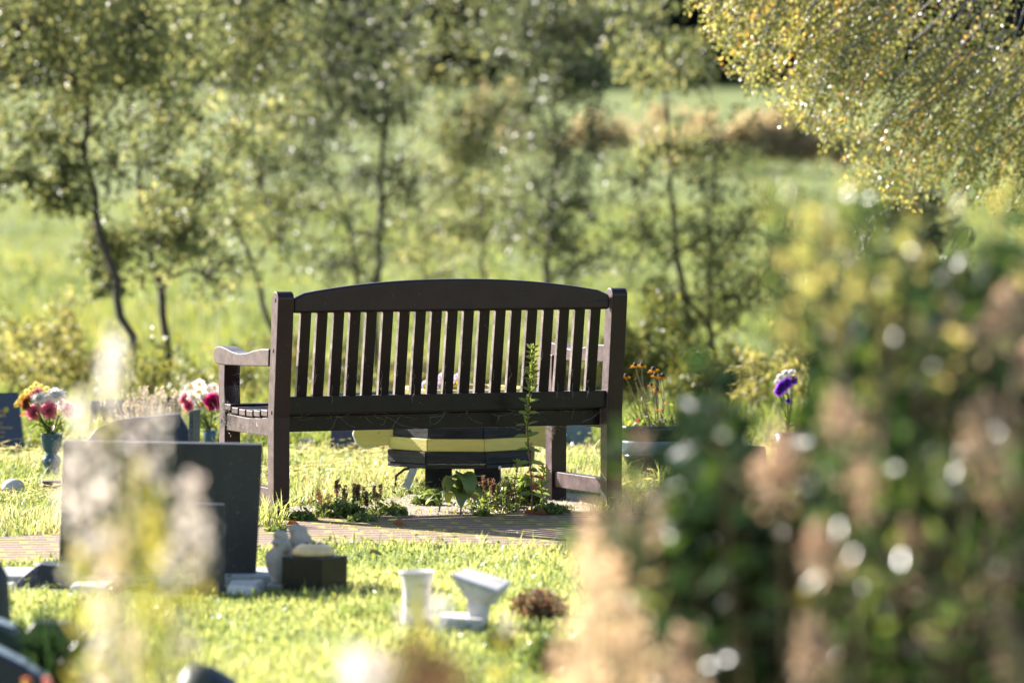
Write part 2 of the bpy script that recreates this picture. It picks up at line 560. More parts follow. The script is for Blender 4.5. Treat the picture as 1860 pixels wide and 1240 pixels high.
def paver_mat():
    m, t, p, _ = new_mat('pavers')
    tc = t.nodes.new('ShaderNodeTexCoord')
    mp = t.nodes.new('ShaderNodeMapping')
    mp.inputs['Rotation'].default_value = (0, 0, R(-9))
    t.links.new(tc.outputs['Object'], mp.inputs[0])
    b = t.nodes.new('ShaderNodeTexBrick')
    b.inputs['Scale'].default_value = 1
    b.inputs['Brick Width'].default_value = .21
    b.inputs['Row Height'].default_value = .105
    b.inputs['Mortar Size'].default_value = .015
    b.inputs['Color1'].default_value = (.130, .074, .060, 1)
    b.inputs['Color2'].default_value = (.180, .108, .090, 1)
    b.inputs['Mortar'].default_value = (.30, .27, .05, 1)
    t.links.new(mp.outputs[0], b.inputs['Vector'])
    n = noise(t, 40, 5)
    r = ramp(t, [(.3, (.7, .7, .7)), (.7, (1.25, 1.2, 1.15))], n.outputs[0])
    mx = t.nodes.new('ShaderNodeMixRGB'); mx.blend_type = 'MULTIPLY'; mx.inputs[0].default_value = 1
    t.links.new(b.outputs['Color'], mx.inputs[1]); t.links.new(r.outputs[0], mx.inputs[2])
    d = ramp(t, [(.52, (0, 0, 0)), (.66, (1, 1, 1))], noise(t, 3.2, 6).outputs[0])
    mx2 = t.nodes.new('ShaderNodeMixRGB')
    t.links.new(d.outputs[0], mx2.inputs[0]); t.links.new(mx.outputs[0], mx2.inputs[1])
    mx2.inputs[2].default_value = (.17, .12, .10, 1)
    t.links.new(mx2.outputs[0], p.inputs['Base Color'])
    p.inputs['Roughness'].default_value = .85
    bump(t, p, n.outputs[0], .5, .006)
    return m


def sheet(name, poly, z, mat):
    me = bpy.data.meshes.new(name)
    me.from_pydata([(x, y, z) for x, y in poly], [], [tuple(range(len(poly)))])
    me.materials.append(mat)
    o = bpy.data.objects.new(name, me)
    COL.objects.link(o)
    return tag(o, kind='structure')


back = [gp(*p) for p in [(-700, 1040), (-300, 1000), (0, 978), (200, 966), (480, 947), (640, 941), (860, 936), (1060, 933), (1300, 940), (1700, 965), (2300, 1010)]]
front = [gp(*p) for p in [(2300, 1150), (1700, 1085), (1460, 1062), (1200, 1028), (1040, 1004), (860, 993), (640, 989), (470, 1000), (200, 1014), (0, 1026), (-300, 1050), (-700, 1100)]]
PATH = [(p.x, p.y) for p in back + front]
sheet('path', PATH, .008, paver_mat())
soil_px = [(470, 950), (640, 946), (860, 941), (1070, 938), (1110, 905), (1030, 895), (860, 893), (740, 900), (650, 918), (540, 920), (480, 930)]
SOIL = [(p.x, p.y) for p in (gp(*q) for q in soil_px)]
sheet('soil', SOIL, .004, solid('dry_soil', (.34, .30, .24), (.20, .17, .12), 18, .95, .8, 70, .012))


bed = [gp(*p) for p in [(-500, 1160), (-60, 1150), (160, 1165), (215, 1200), (190, 1300), (-500, 1330)]]
BED = [(p.x, p.y) for p in bed]
sheet('bed_soil', BED, .004, solid('dark_soil', (.05, .035, .025), (.03, .02, .015), 18, .95, .8, 70, .012))


def inside(poly, X, Y):
    c = np.zeros(len(X), bool)
    n = len(poly)
    for i in range(n):
        x0, y0 = poly[i]; x1, y1 = poly[i - 1]
        k = ((y0 > Y) != (y1 > Y)) & (X < (x1 - x0) * (Y - y0) / (y1 - y0 + 1e-12) + x0)
        c ^= k
    return c

# ------------------------------------------------------------------ the bench
BX, BY, BT = -0.9195, 19.0144, 0.4362
bench = empty('garden_bench', (BX, BY, 0), 'dark brown slatted wooden bench with an arched back rail, seen from behind', 'bench')
BM = Matrix.Translation((BX, BY, 0)) @ Matrix.Rotation(BT, 4, 'Z') @ Matrix.Rotation(R(.2), 4, 'Y')
BL, PW, PT, PH = 1.499, .067, .065, .888


def rake(z):
    return 0 if z < .40 else -.0435 * (z - .40) / (PH - .40)


def bm():
    m = MB(); m.M = BM
    return m


def post_outline():
    r_ = .031
    cy, cz = rake(PH) + PT / 2, PH - r_
    arc = [(cy - PT / 2 * math.cos(a), cz + r_ * math.sin(a)) for a in [R(15 * k) for k in range(13)]]
    return [(0, -.02), (0, .40)] + arc + [(PT, .40), (PT, -.02)]


for x in (0, BL - PW):
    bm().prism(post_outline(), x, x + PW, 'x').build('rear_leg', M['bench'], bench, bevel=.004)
LY = .513                                           # front legs, with a gentle curve on their front edge
for x in (0, BL - PW):
    o = [(LY, -.02), (LY, .30), (LY - .004, .42), (LY + .006, .50), (LY, .60), (LY + .062, .60), (LY + .070, .50), (LY + .058, .42), (LY + .062, .30), (LY + .062, -.02)]
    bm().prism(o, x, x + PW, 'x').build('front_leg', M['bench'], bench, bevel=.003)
# arms: waved top, rounded nose
for x in (-.004, BL - .060):
    top = [(.030, .664), (.12, .662), (.20, .652), (.28, .639), (.36, .634), (.43, .639), (.49, .649), (.545, .655), (.59, .653), (.615, .643), (.624, .622), (.618, .597), (.604, .585)]
    bot = [(.50, .583), (.30, .588), (.12, .594), (.030, .596)]
    if x < .5:
        pts = [(y, z) for y, z in top + bot]
    else:
        pts = [(y, z - .004) for y, z in top + bot]
    pts = [(max(y, PT + .0005 + rake(z)) if y < .05 else y, z) for y, z in pts]
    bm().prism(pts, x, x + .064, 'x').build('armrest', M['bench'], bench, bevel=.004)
# arched top rail
n = 28
up = []
for i in range(n + 1):
    x = PW + .003 + (BL - 2 * PW - .006) * i / n
    u = 2 * i / n - 1
    z = .872 + .058 * (1 - abs(u) ** 2.2)
    if i == 0 or i == n: z -= .012
    up.append((x, z))
yr = rake(.86) + .014
bm().prism([(PW + .003, .803), (BL - PW - .003, .803)][::1] + up[::-1], yr, yr + .034, 'y').build('top_rail', M['bench'], bench, bevel=.012, seg=4)
m = bm()
yk = rake(.84) + .0128
m.tube([(1.432, yk, .838), (1.40, yk, .842), (1.36, yk, .835), (1.315, yk, .833)], [.0022, .003, .0018, .0006], 5)
m.ball((1.41, yk, .843), (.006, .0015, .005), 8, 6)
m.build('crack', M['black'], bench)
# bottom rail
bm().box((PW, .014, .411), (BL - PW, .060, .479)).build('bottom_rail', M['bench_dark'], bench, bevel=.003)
# nineteen back slats
for i in range(19):
    x = .107 + .069 * i + random.uniform(-.0012, .0012)
    w = .0437
    y0, y1 = .0305, rake(.81) + .0185
    bm().hexa([(x, y0, .474), (x + w, y0, .474), (x + w, y0 + .024, .474), (x, y0 + .024, .474),
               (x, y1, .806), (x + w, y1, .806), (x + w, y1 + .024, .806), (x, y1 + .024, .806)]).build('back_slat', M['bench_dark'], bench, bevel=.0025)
# seat slats lie in a shallow dish on the side rails
for i in range(6):
    y = .068 + i * .0765
    z = .404 - .013 * math.sin(math.pi * (i + .5) / 6) + (.004 if i == 5 else 0)
    bm().box((.0, y, z), (BL, y + .066, z + .026)).build('seat_slat', M['bench'], bench, bevel=.004)
for x in (.006, BL - .048):
    o = [(PT, .325), (LY, .325), (LY, .392), (.40, .388), (.28, .386), (.15, .392), (PT, .40)]
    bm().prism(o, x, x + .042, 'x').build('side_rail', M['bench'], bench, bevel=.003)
o = [(PW, .345), (.30, .352), (.75, .362), (1.20, .352), (BL - PW, .345), (BL - PW, .402), (PW, .402)]
bm().prism(o, LY + .004, LY + .034, 'y').build('front_apron', M['bench'], bench, bevel=.003)
bm().box((PW, .066, .340), (BL - PW, .090, .402)).build('shade_board', M['bench_dark'], bench, bevel=.003)  # added dark board standing in for the deep shade under the seat
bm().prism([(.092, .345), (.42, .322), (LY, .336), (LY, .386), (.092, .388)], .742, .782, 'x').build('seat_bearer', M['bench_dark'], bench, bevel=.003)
for x in (.012, BL - .055):
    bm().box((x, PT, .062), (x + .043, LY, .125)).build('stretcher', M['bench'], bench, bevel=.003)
for x, y, z in [(-.0005, .03, .855), (-.0005, .033, .66), (-.0005, .03, .42), (-.0005, .55, .62), (-.0005, .55, .36)]:
    m = bm(); m.M = BM @ Matrix.Translation((x, y + rake(z), z)) @ Matrix.Rotation(R(90), 4, 'Y')
    m.lathe([(.008, -.002), (.008, .0), (.005, .0012)], n=10).build('bolt', M['bench'], bench)
# spider silk: loose strands between slats, under the rails and on the left seat end
m = bm()
def strand(a, b, sag, r=.0006):
    r *= .6
    a, b = Vector(a), Vector(b)
    p = []
    for k in range(5):
        t = k / 4
        w = math.sin(math.pi * t)
        p.append(a.lerp(b, t) + Vector((random.uniform(-.008, .008) * w, random.uniform(-.006, .006) * w, -sag * w + random.uniform(-.004, .004) * w)))
    m.tube(p, r, 3, False)
for i in range(19):
    x = .107 + .069 * i
    for k in range(random.choice([1, 2, 3, 4])):
        z = .80 - abs(random.gauss(0, .05))
        strand((x - .001, .0, z), (x - random.uniform(.004, .03), random.uniform(-.01, .01), z - random.uniform(.0, .06)), .004)
    for k in range(2):
        z = random.uniform(.5, .78)
        strand((x - .001, .0, z), (x - random.uniform(.001, .012), .0, z - random.uniform(.02, .08)), 0)
for k in range(44):
    x = random.uniform(.07, 1.43)
    strand((x, random.uniform(.003, .07), random.uniform(.38, .42)), (x + random.gauss(0, .07), random.uniform(-.0, .1), random.uniform(.33, .42)), random.uniform(0, .012), .0005)
for k in range(60):
    x = random.uniform(1.05, 1.43)
    strand((x, random.uniform(.05, .4), random.uniform(.33, .36)), (x + random.gauss(0, .04), random.uniform(.05, .4), random.uniform(.32, .36)), .006, .0005)
for k in range(46):
    y = random.uniform(.42, .56)
    strand((-.004, y, random.uniform(.33, .42)), (-.004 + random.uniform(-.02, .01), y + random.gauss(0, .03), random.uniform(.35, .47)), random.uniform(-.01, .015), .0007)
for k in range(26):
    y = random.uniform(.1, .5)
    strand((-.002, y, random.uniform(.30, .39)), (-.004, y + random.gauss(0, .02), random.uniform(.32, .39)), 0, .0006)
for k in range(60):                                   # matted web hanging on the right front leg
    strand((1.425 + random.uniform(-.012, .012), .50, random.uniform(.27, .35)), (1.425 + random.gauss(0, .015), .50, random.uniform(.25, .33)), 0, .0008)
for k in range(22):
    strand((.07 + random.uniform(0, .02), random.uniform(.45, .53), random.uniform(.4, .58)), (random.uniform(.03, .06), .512, random.uniform(.4, .6)), 0, .0006)
tag(m.build('cobweb', M['web'], bench), kind='stuff')

# ------------------------------------------------------------------ the bee planter
c = at(838, 880, 20.75); c.z = 0
bee = empty('bee_planter', c, 'octagonal wooden planter painted in yellow and black bee stripes with paddle wings', 'planter')
BEE = Matrix.Translation(c) @ Matrix.Rotation(R(-4), 4, 'Z')


def octo(rad, z0, z1, name, mat, split=False):
    """A ring of eight boards: each side one plank, butted at the corners."""
    m = MB(); m.M = BEE
    ap = rad
    hw = ap * math.tan(math.pi / 8)
    for k in range(8):
        a = k * math.pi / 4
        rot = Matrix.Rotation(a, 4, 'Z')
        ww = hw - .0012
        j = random.uniform(-.002, .002)
        P = [(-ww, -ap + j, z0), (ww, -ap + j, z0), (ww - .012, -ap + .03, z0), (-ww + .012, -ap + .03, z0)]
        P = P + [(x, y, z1) for x, y, _ in P]
        m.hexa([rot @ Vector(p) for p in P])
    return m.build(name, mat, bee, bevel=.0025)


z = .105
octo(.300, z, z + .017, 'base_board', M['black_wood'])
rr = .300
for k, h in enumerate([.050, .052, .050, .050, .048, .045]):
    z0 = z + .019 if k == 0 else z0 + hprev + .002
    octo(rr - .010 * k, z0, z0 + h, 'black_tier' if k % 2 == 0 else 'yellow_tier', M['black_wood' if k % 2 == 0 else 'yellow_wood'])
    hprev = h
ztop = z0 + hprev
m = MB(); m.M = BEE
m.lathe([(.20, ztop - .05), (.215, ztop - .03), (.18, ztop - .012), (.05, ztop - .005)], n=16).build('compost', solid('compost', (.03, .022, .015), (.05, .035, .025), 40, .95, .8), bee)
for sx in (-1, 1):
    m = MB(); m.M = BEE @ Matrix.Translation((0, -.10, 0))
    # paddle outline (x away from the body, z)
    pts = [(.20, .195), (.26, .178), (.32, .190), (.37, .186), (.42, .178), (.455, .196), (.472, .235), (.462, .28), (.43, .308), (.38, .312), (.33, .318), (.27, .345), (.20, .36)]
    pts = [(.20 + (x - .20) * .90, z) for x, z in pts]
    q_ = [(sx * x, z) for x, z in pts]
    if sx < 0: q_ = q_[::-1]
    w = m.prism(q_, -.009, .009, 'y').build('wing', M['yellow_wood'], bee, bevel=.002)
    m = MB(); m.M = BEE @ Matrix.Translation((0, -.10, 0))
    edge = [(sx * x, 0, z) for x, z in pts[3:12]]
    m.tube(edge, .0065, 6).build('wing_edge', M['white_paint'], w)
for x in (-.085, .12):
    m = MB(); m.M = BEE
    m.box((x - .055, -.16, -.02), (x + .055, -.10, .105)).build('leg', M['black_wood'], bee, bevel=.004)
m = MB(); m.M = BEE
m.hexa([(-.235, -.27, -.01), (-.205, -.27, -.01), (-.205, -.262, -.01), (-.235, -.262, -.01), (-.195, -.255, .104), (-.162, -.255, .104), (-.162, -.247, .104), (-.195, -.247, .104)]).build('brace', M['greymetal'], bee)
m = MB(); m.M = BEE
m.tube([(-.26, -.22, .02), (-.255, -.22, .07), (-.22, -.22, .098), (-.17, -.22, .104)], .006, 6).build('antenna', M['black'], bee)


# ------------------------------------------------------------------ flowers
def tube_obj(name, paths, mat, parent, n=5):
    m = MB()
    for pts, r in paths: m.tube(pts, r, n, False)
    return m.build(name, mat, parent, smooth=True)


def daisy(L, c, axis, rad, n=18, layers=1, wd=.28, droop=.15, rnd=None):
    """Ray florets round an axis."""
    axis = Vector(axis).normalized()
    u = axis.orthogonal().normalized(); w = axis.cross(u)
    for l in range(layers):
        k = np.arange(n)
        a = 2 * np.pi * (k + .5 * l) / n + rng.normal(0, .06, n)
        el = .12 + .38 * l + rng.normal(0, .06, n)
        d = np.cos(a)[:, None] * np.array(u) + np.sin(a)[:, None] * np.array(w)
        D = d * np.cos(el)[:, None] + np.array(axis) * np.sin(el)[:, None]
        P = np.array(c) + d * rad * .12
        L.add(P, D, np.array(axis), rad * (.95 - .22 * l) * rng.uniform(.9, 1.05, n), rad * wd, .1, droop, rnd=rng.random(n))


def rose(L, c, axis, rad, n=34):
    """A full bloom of overlapping cupped petals."""
    axis = np.array(Vector(axis).normalized())
    for i in range(n):
        t = (i + .5) / n
        a = i * 2.4
        u = np.array(Vector(axis).orthogonal().normalized()); w = np.cross(axis, u)
        d = math.cos(a) * u + math.sin(a) * w
        rr_ = rad * (.02 + .85 * t)
        tilt = 1.45 - 1.1 * t
        D = d * math.cos(tilt) + axis * math.sin(tilt)
        L.add(np.array(c) + d * rr_ * .42 - axis * rad * (.2 + .35 * t), D, -d * math.sin(tilt) + axis * math.cos(tilt), rad * (.65 + .35 * t), rad * (.7 + .45 * t), .3, -.15, rnd=min(1, max(0, t * .55 + random.uniform(-.1, .25))))


def bouquet(root, base, blooms, leaves_n, leaf_mat, stem_mat='stem_green', leaf_len=.06):
    """blooms: list of (kind, material, centre, axis, radius)."""
    paths = []
    by = {}
    for kind, mat, c, ax, r in blooms:
        c = Vector(c)
        mid = Vector(base).lerp(c, .55) + Vector((0, 0, .01))
        paths.append(([Vector(base) + (c - Vector(base)) * .02, mid, c - Vector(ax).normalized() * r * .3], .0022))
        L = Leaves()
        if kind == 'daisy':
            daisy(L, c, ax, r)
        elif kind == 'mum':
            daisy(L, c, ax, r, 20, 4, .3, .05)
        elif kind == 'rose':
            rose(L, c, ax, r)
        elif kind == 'pom':
            d = rand_dirs(90); L.add(np.array(c) + d * r * .62, d, rand_dirs(90), r * .42, r * .3, .2, .1)
        elif kind == 'pansy':
            daisy(L, c, ax, r, 5, 1, 1.0, .1)
        o = L.build('bloom', M[mat], root)
        if kind in ('daisy', 'pansy'):
            m = MB(); m.ball(Vector(c) + Vector(ax).normalized() * r * .08, r * .24, 8, 6)
            m.build('flower_centre', M['pale_yellow'] if mat != 'orange_petal' else M['cone'], o, smooth=True)
    tube_obj('stems', paths, M[stem_mat], root)
    if leaves_n:
        L = Leaves()
        b = np.array(base)
        tops = np.array([list(x[2]) for x in blooms])
        k = rng.integers(0, len(tops), leaves_n)
        t = rng.uniform(.1, .75, leaves_n)[:, None]
        P = b + (tops[k] - b) * t + rng.normal(0, .006, (leaves_n, 3))
        D = nrm((tops[k] - b) * np.array([1.6, 1.6, .3]) + rng.normal(0, .06, (leaves_n, 3)))
        L.add(P, D, rand_dirs(leaves_n, 1.2), rng.uniform(.6, 1.2, leaves_n) * leaf_len, leaf_len * .35, .2, .2)
        L.build('leaves', M[leaf_mat], root)


def px(x, y, s):
    return at(x, y, s)


# pansies growing in the planter
for i, (x, y, mt, r) in enumerate([(772, 704, 'lilac_petal', .036), (803, 690, 'lilac_petal', .034), (832, 690, 'lilac_petal', .034), (829, 707, 'yellow_petal', .030), (786, 710, 'lilac_petal', .03)]):
    c_ = px(x, y, 20.75 + .05 * ((i * 7) % 3 - 1))
    c_.z = max(c_.z, ztop)
    nm = {'lilac_petal': ['lilac pansy lowest at the outer side of the bee planter top', 'lilac pansy standing tall in the middle of the bee planter top', 'tall lilac pansy just above the yellow pansy in the bee planter', '', 'small lilac pansy between the tall one and the planter rim'][i], 'yellow_petal': 'single yellow pansy in the bee planter seen between the back slats'}[mt]
    rt = empty('pansy', (c_.x, c_.y, ztop - .01), nm, 'flower', 'pansies in the bee planter')
    bouquet(rt, (c_.x, c_.y, ztop - .012), [('pansy', mt, c_, (-.2, -.9, .35), r)], 7, 'weed_leaf', leaf_len=.035)


# vase with the mixed bouquet, beside the gilt plaque
s = 21.6
vb = gp(94, 862)
s = vb.y
VS = s / F_PX
vase = empty('vase', vb, 'teal urn shaped stone vase holding a mixed bouquet beside the blue plaque', 'vase')
prof = [(18, 0), (18, 5), (12, 12), (15, 18), (18, 25), (16, 32), (9, 38), (15, 46), (18.5, 58), (20, 72), (21.5, 75), (19, 75), (17, 60), (8, 50)]
m = MB(); m.lathe([(r * VS, z * VS) for r, z in prof], vb, 28).build('urn', M['teal'], vase, smooth=True)
L = Leaves()                                            # flaking pale lichen and paint on the sunny side
for k in range(60):
    a = R(random.uniform(150, 200)); zz = random.uniform(50, 72) * VS
    r_ = np.interp(zz / VS, [46, 58, 72], [15, 18.5, 20]) * VS + .0006
    p = vb + Vector((math.cos(a) * r_, math.sin(a) * r_, zz))
    L.add([list(p)], [(0, 0, 1)], [(math.cos(a), math.sin(a), 0)], .006, .004, 0, 0)
L.build('flaked_paint', M['white_petal'], vase)
bq = empty('mixed_bouquet', vb + Vector((0, 0, 74 * VS)), 'mixed bouquet of pink roses, white chrysanthemums and yellow blooms in the teal vase', 'bouquet')
B = []
def bl(kind, mat, x, y, r, ax, ds=0):
    B.append((kind, mat, px(x, y, s + ds), ax, r * s / F_PX))
bl('rose', 'pink_petal', 61, 749, 16, (-.3, -.8, .2), -.03)
bl('rose', 'pink_petal', 89, 745, 17, (0, -.9, .2), -.04)
bl('rose', 'pink_petal', 125, 745, 15, (.4, -.7, .3), -.02)
bl('rose', 'pink_petal', 66, 710, 11, (-.2, -.3, .8), .03)
bl('rose', 'pink_petal', 53, 723, 9, (-.4, -.5, .5), .02)
bl('rose', 'rust_petal', 47, 733, 13, (-.5, -.6, .1), -.02)
bl('mum', 'white_petal', 72, 724, 19, (-.1, -.6, .7), -.01)
bl('mum', 'white_petal', 101, 719, 24, (.1, -.5, .8), 0)
bl('mum', 'white_petal', 84, 728, 13, (0, -.7, .6), .02)
bl('mum', 'white_petal', 112, 735, 14, (.3, -.6, .5), .02)
for x, y in [(66, 699), (75, 703), (85, 707), (57, 706), (49, 712)]: bl('pom', 'pale_yellow', x, y, 6.5, (0, 0, 1), random.uniform(-.03, .05))
for x, y in [(39, 722), (46, 719), (32, 732)]: bl('daisy', 'yellow_petal', x, y, 10, (-.6, -.6, .5), random.uniform(-.02, .04))
bl('pom', 'pale_yellow', 108, 750, 5, (0, 0, 1)); bl('pom', 'pale_yellow', 119, 731, 5, (0, 0, 1))
bouquet(bq, vb + Vector((0, 0, 68 * VS)), B, 46, 'weed_leaf', leaf_len=.055)

# blue pot with daisies, behind the dark headstone
pb = gp(381, 846); s = pb.y; VS = s / F_PX
pot = empty('flower_pot', pb, 'small blue pot of white daisies between the grey headstone and bench', 'pot')
m = MB(); m.lathe([(9 * VS, 0), (11 * VS, 50 * VS), (12.5 * VS, 64 * VS), (11 * VS, 65 * VS), (8 * VS, 50 * VS)], pb, 20).build('pot_body', M['teal'], pot, smooth=True)
dq = empty('daisy_bouquet', pb + Vector((0, 0, 64 * VS)), 'white daisies with pink and magenta blooms in the small blue pot', 'bouquet')
B = []
for x, y, r in [(345, 703, 14), (362, 698, 13), (378, 708, 14), (360, 712, 15), (389, 704, 13), (337, 716, 12), (352, 722, 12), (363, 736, 15), (372, 722, 12), (393, 712, 11)]:
    bl('daisy', 'white_petal', x, y, r, (random.uniform(-.4, .4), -.7, random.uniform(.2, .8)), random.uniform(-.04, .05))
bl('rose', 'pink_petal', 333, 724, 10, (-.5, -.6, .2), -.02); bl('rose', 'pink_petal', 342, 737, 12, (-.2, -.8, .1), -.03)
bl('rose', 'magenta_petal', 386, 730, 17, (.1, -.9, .2), -.03)
bouquet(dq, pb + Vector((0, 0, 56 * VS)), B, 40, 'weed_leaf', leaf_len=.05)

# purple and white flowers seen through the shrub
fb = gp(1432, 862); s = fb.y; VS = s / F_PX
vz = empty('grave_vase', fb, 'dark vase holding purple and white flowers beyond the shrub', 'vase')
m = MB(); m.lathe([(22 * VS, 0), (24 * VS, 20 * VS), (20 * VS, 45 * VS), (24 * VS, 75 * VS), (20 * VS, 75 * VS), (14 * VS, 50 * VS)], fb, 20).build('vase_body', M['navy_matt'], vz, smooth=True)
pq = empty('purple_flowers', fb + Vector((0, 0, 75 * VS)), 'purple and white flower spray beyond the leafy shrub', 'flowers')
B = []
for x, y, r in [(1418, 686, 11), (1428, 679, 12), (1438, 677, 10), (1412, 694, 8)]: bl('mum', 'white_petal', x, y, r, (-.2, -.6, .7))
for x, y, r in [(1420, 703, 11), (1414, 711, 9), (1430, 696, 10), (1442, 690, 8), (1432, 728, 5)]: bl('rose', 'purple_petal', x, y, r, (.2, -.8, 0), -.02)
bl('pom', 'pale_yellow', 1442, 684, 6, (0, 0, 1), -.02)
bouquet(pq, fb + Vector((0, 0, 70 * VS)), B, 12, 'weed_leaf', leaf_len=.05)

# dark glazed pot of rudbeckia
rb = gp(1186, 868); s = rb.y; VS = s / F_PX
rp = empty('glazed_pot', rb, 'large dark glazed pot with a pale band standing on grass past the bench', 'pot')
m = MB(); m.lathe([(36 * VS, -.01), (40 * VS, 8 * VS), (54 * VS, 38 * VS), (56 * VS, 44 * VS)], rb, 36).build('pot_foot', M['potglaze'], rp, smooth=True)
m = MB(); m.lathe([(56 * VS, 44 * VS), (60 * VS, 52 * VS), (61 * VS, 66 * VS), (60.5 * VS, 70 * VS)], rb, 36).build('pot_band', M['potband'], rp, smooth=True)
m = MB(); m.lathe([(60.5 * VS, 70 * VS), (59 * VS, 80 * VS), (61 * VS, 84 * VS), (63 * VS, 92 * VS), (62 * VS, 97 * VS), (56 * VS, 97 * VS), (54 * VS, 86 * VS), (10 * VS, 84 * VS)], rb, 36).build('pot_rim', M['potglaze'], rp, smooth=True)
ru = empty('rudbeckia', rb + Vector((0, 0, 84 * VS)), 'withering orange rudbeckia with dark cones growing in the glazed pot', 'flower')
heads = [(1154, 664, 9), (1166, 664, 8), (1187, 672, 10), (1190, 682, 8), (1204, 684, 10), (1197, 684, 7), (1137, 684, 8), (1183, 700, 7), (1193, 709, 10), (1155, 692, 5)]
paths = []
for x, y, r in heads:
    c_ = px(x, y, s + random.uniform(-.08, .08))
    b_ = rb + Vector(((x - 1170) * VS * .45, random.uniform(-.05, .05), 85 * VS))
    mid = b_.lerp(c_, .5) + Vector((random.uniform(-.015, .015), 0, 0))
    paths.append(([b_, mid, c_ - Vector((0, 0, .004))], [.003, .0025, .0018]))
    if y != 692:
        L = Leaves(); daisy(L, c_, (random.uniform(-.2, .2), -.25, 1), r * VS * 1.15, 11, 1, .42, .35)
        o = L.build('bloom', M['orange_petal'], ru)
    else:
        o = ru
    m = MB(); m.ball(c_ + Vector((0, 0, .005)), (r * VS * .45, r * VS * .45, r * VS * .5), 10, 7); m.build('cone', M['cone'], o, smooth=True)
for k in range(14):
    x = random.uniform(1135, 1205)
    b_ = rb + Vector(((x - 1170) * VS * .5, random.uniform(-.07, .07), 85 * VS)); c_ = px(x, random.uniform(715, 765), s + random.uniform(-.06, .06))
    paths.append(([b_, b_.lerp(c_, .5) + Vector((random.uniform(-.02, .02), 0, 0)), c_], [.003, .002, .0012]))
tube_obj('stems', paths, M['stem_brown'], ru)
L = Leaves()
n = 260
P = np.array(rb + Vector((0, 0, 86 * VS))) + np.stack([rng.uniform(-52, 40, n) * VS, rng.uniform(-45, 45, n) * VS, rng.uniform(0, 14, n) * VS], 1)
L.add(P, rand_dirs(n, .8), rand_dirs(n, .5), rng.uniform(.02, .045, n), .014)
n = 40
P = np.array([list(p[0][1]) for p in paths])[rng.integers(0, len(paths), n)] + rng.normal(0, .02, (n, 3))
L.add(P, rand_dirs(n, -.2), rand_dirs(n, .5), rng.uniform(.02, .04, n), .012, rnd=rng.uniform(.5, 1, n))
L.build('leaves', M['weed_leaf'], ru)


# ------------------------------------------------------------------ memorial stones
def text_mesh(name, lines, mat, parent, xf, size, gap, align='CENTER'):
    """Lettering cut in thin relief; xf puts it on the face (x right, y up)."""
    v, f = [], []
    y = 0
    for ln, k in lines:
        cu = bpy.data.curves.new('lettering', 'FONT')
        cu.body, cu.size, cu.align_x = ln, size * k, align
        cu.resolution_u = 2
        cu.extrude = .0005
        ob = bpy.data.objects.new('lettering', cu)
        COL.objects.link(ob)
        bpy.context.view_layer.update()
        me = bpy.data.meshes.new_from_object(ob.evaluated_get(bpy.context.evaluated_depsgraph_get()))
        n0 = len(v)
        v += [tuple(xf @ Vector((p.co.x, p.co.y + y, p.co.z)) - ORG[parent]) for p in me.vertices]
        f += [tuple(i + n0 for i in p.vertices) for p in me.polygons]
        bpy.data.objects.remove(ob); bpy.data.curves.remove(cu); bpy.data.meshes.remove(me)
        y -= gap * k if k > .2 else gap
    me = bpy.data.meshes.new(name)
    me.from_pydata(v, [], f)
    me.materials.append(mat)
    o = bpy.data.objects.new(name, me)
    COL.objects.link(o); o.parent = parent; ORG[o] = ORG[parent]
    return o


def stone(name, label, cat, quad, s, thick, mat, lean=0, yaw=0, edge=None, group=None, bevel=.003, buried=.03):
    """An upright slab whose front face has the photo outline 'quad' (pixels) at distance s, leaning back by lean degrees."""
    P = [at(x, y, s) for x, y in quad]
    zb = min(p.z for p in P)
    cx = sum(p.x for p in P) / len(P)
    base = Vector((cx, s, min(zb, float(gz(s)))))
    rt = empty(name, base, label, cat, group)
    m = MB()
    m.M = Matrix.Translation(base) @ Matrix.Rotation(R(yaw), 4, 'Z') @ Matrix.Rotation(R(-lean), 4, 'X')
    ol = [((p.x - cx) / max(.3, math.cos(R(yaw))), (p.z - base.z) / math.cos(R(lean))) for p in P]
    mz = min(z for _, z in ol)
    ol = [(x, z - buried if z < mz + .03 else z) for x, z in ol]
    o = m.prism(ol, 0, thick, 'y').build('slab', mat, rt, bevel=bevel)
    return rt, m.M, ol


rt, X, ol = stone('plaque', 'navy granite memorial plaque with gilt lettering next to the flower vase', 'plaque', [(-95, 826), (46, 820), (31, 713), (-80, 716)], 23.3, .05, M['navy'], lean=8)
k_ = 23.3 / F_PX
text_mesh('inscription', [('In loving memory of', 1), ('a dear Dad', 1.5), ('14 January 2021', .9), ('Much loved Dad & Grampi', .9), ('held in our hearts', .9), ('memories of you', .9), ('stay ever near us', .9), ('now and always', .9)], M['goldtext'], rt,
          X @ Matrix.Translation((.01, -.0008, 84 * k_)) @ Matrix.Rotation(R(90), 4, 'X'), .023, .0235)
m = MB(); m.M = X @ Matrix.Translation((.09, -.002, 88 * k_)); m.ball((0, 0, 0), (.012, .002, .014)); m.build('emblem', M['pale_yellow'], rt, smooth=True)
rt, X, ol = stone('plaque', 'low purple navy plaque standing behind the lavender', 'plaque', [(160, 800), (338, 800), (322, 720), (164, 728)], 24.6, .05, M['navy'], lean=6)
text_mesh('inscription', [('In memory', 1.2), ('of a beloved', 1), ('mother', 1)], M['paletext'], rt, X @ Matrix.Translation((-.03, -.0008, .12)) @ Matrix.Rotation(R(90), 4, 'X'), .022, .026)
rt, X, ol = stone('headstone', 'blue slate headstone with cut shoulders, its top showing over the grey headstone', 'headstone', [(150, 870), (352, 872), (347, 790), (324, 752), (215, 762), (175, 778), (158, 800)], 21.9, .07, M['navy_matt'])
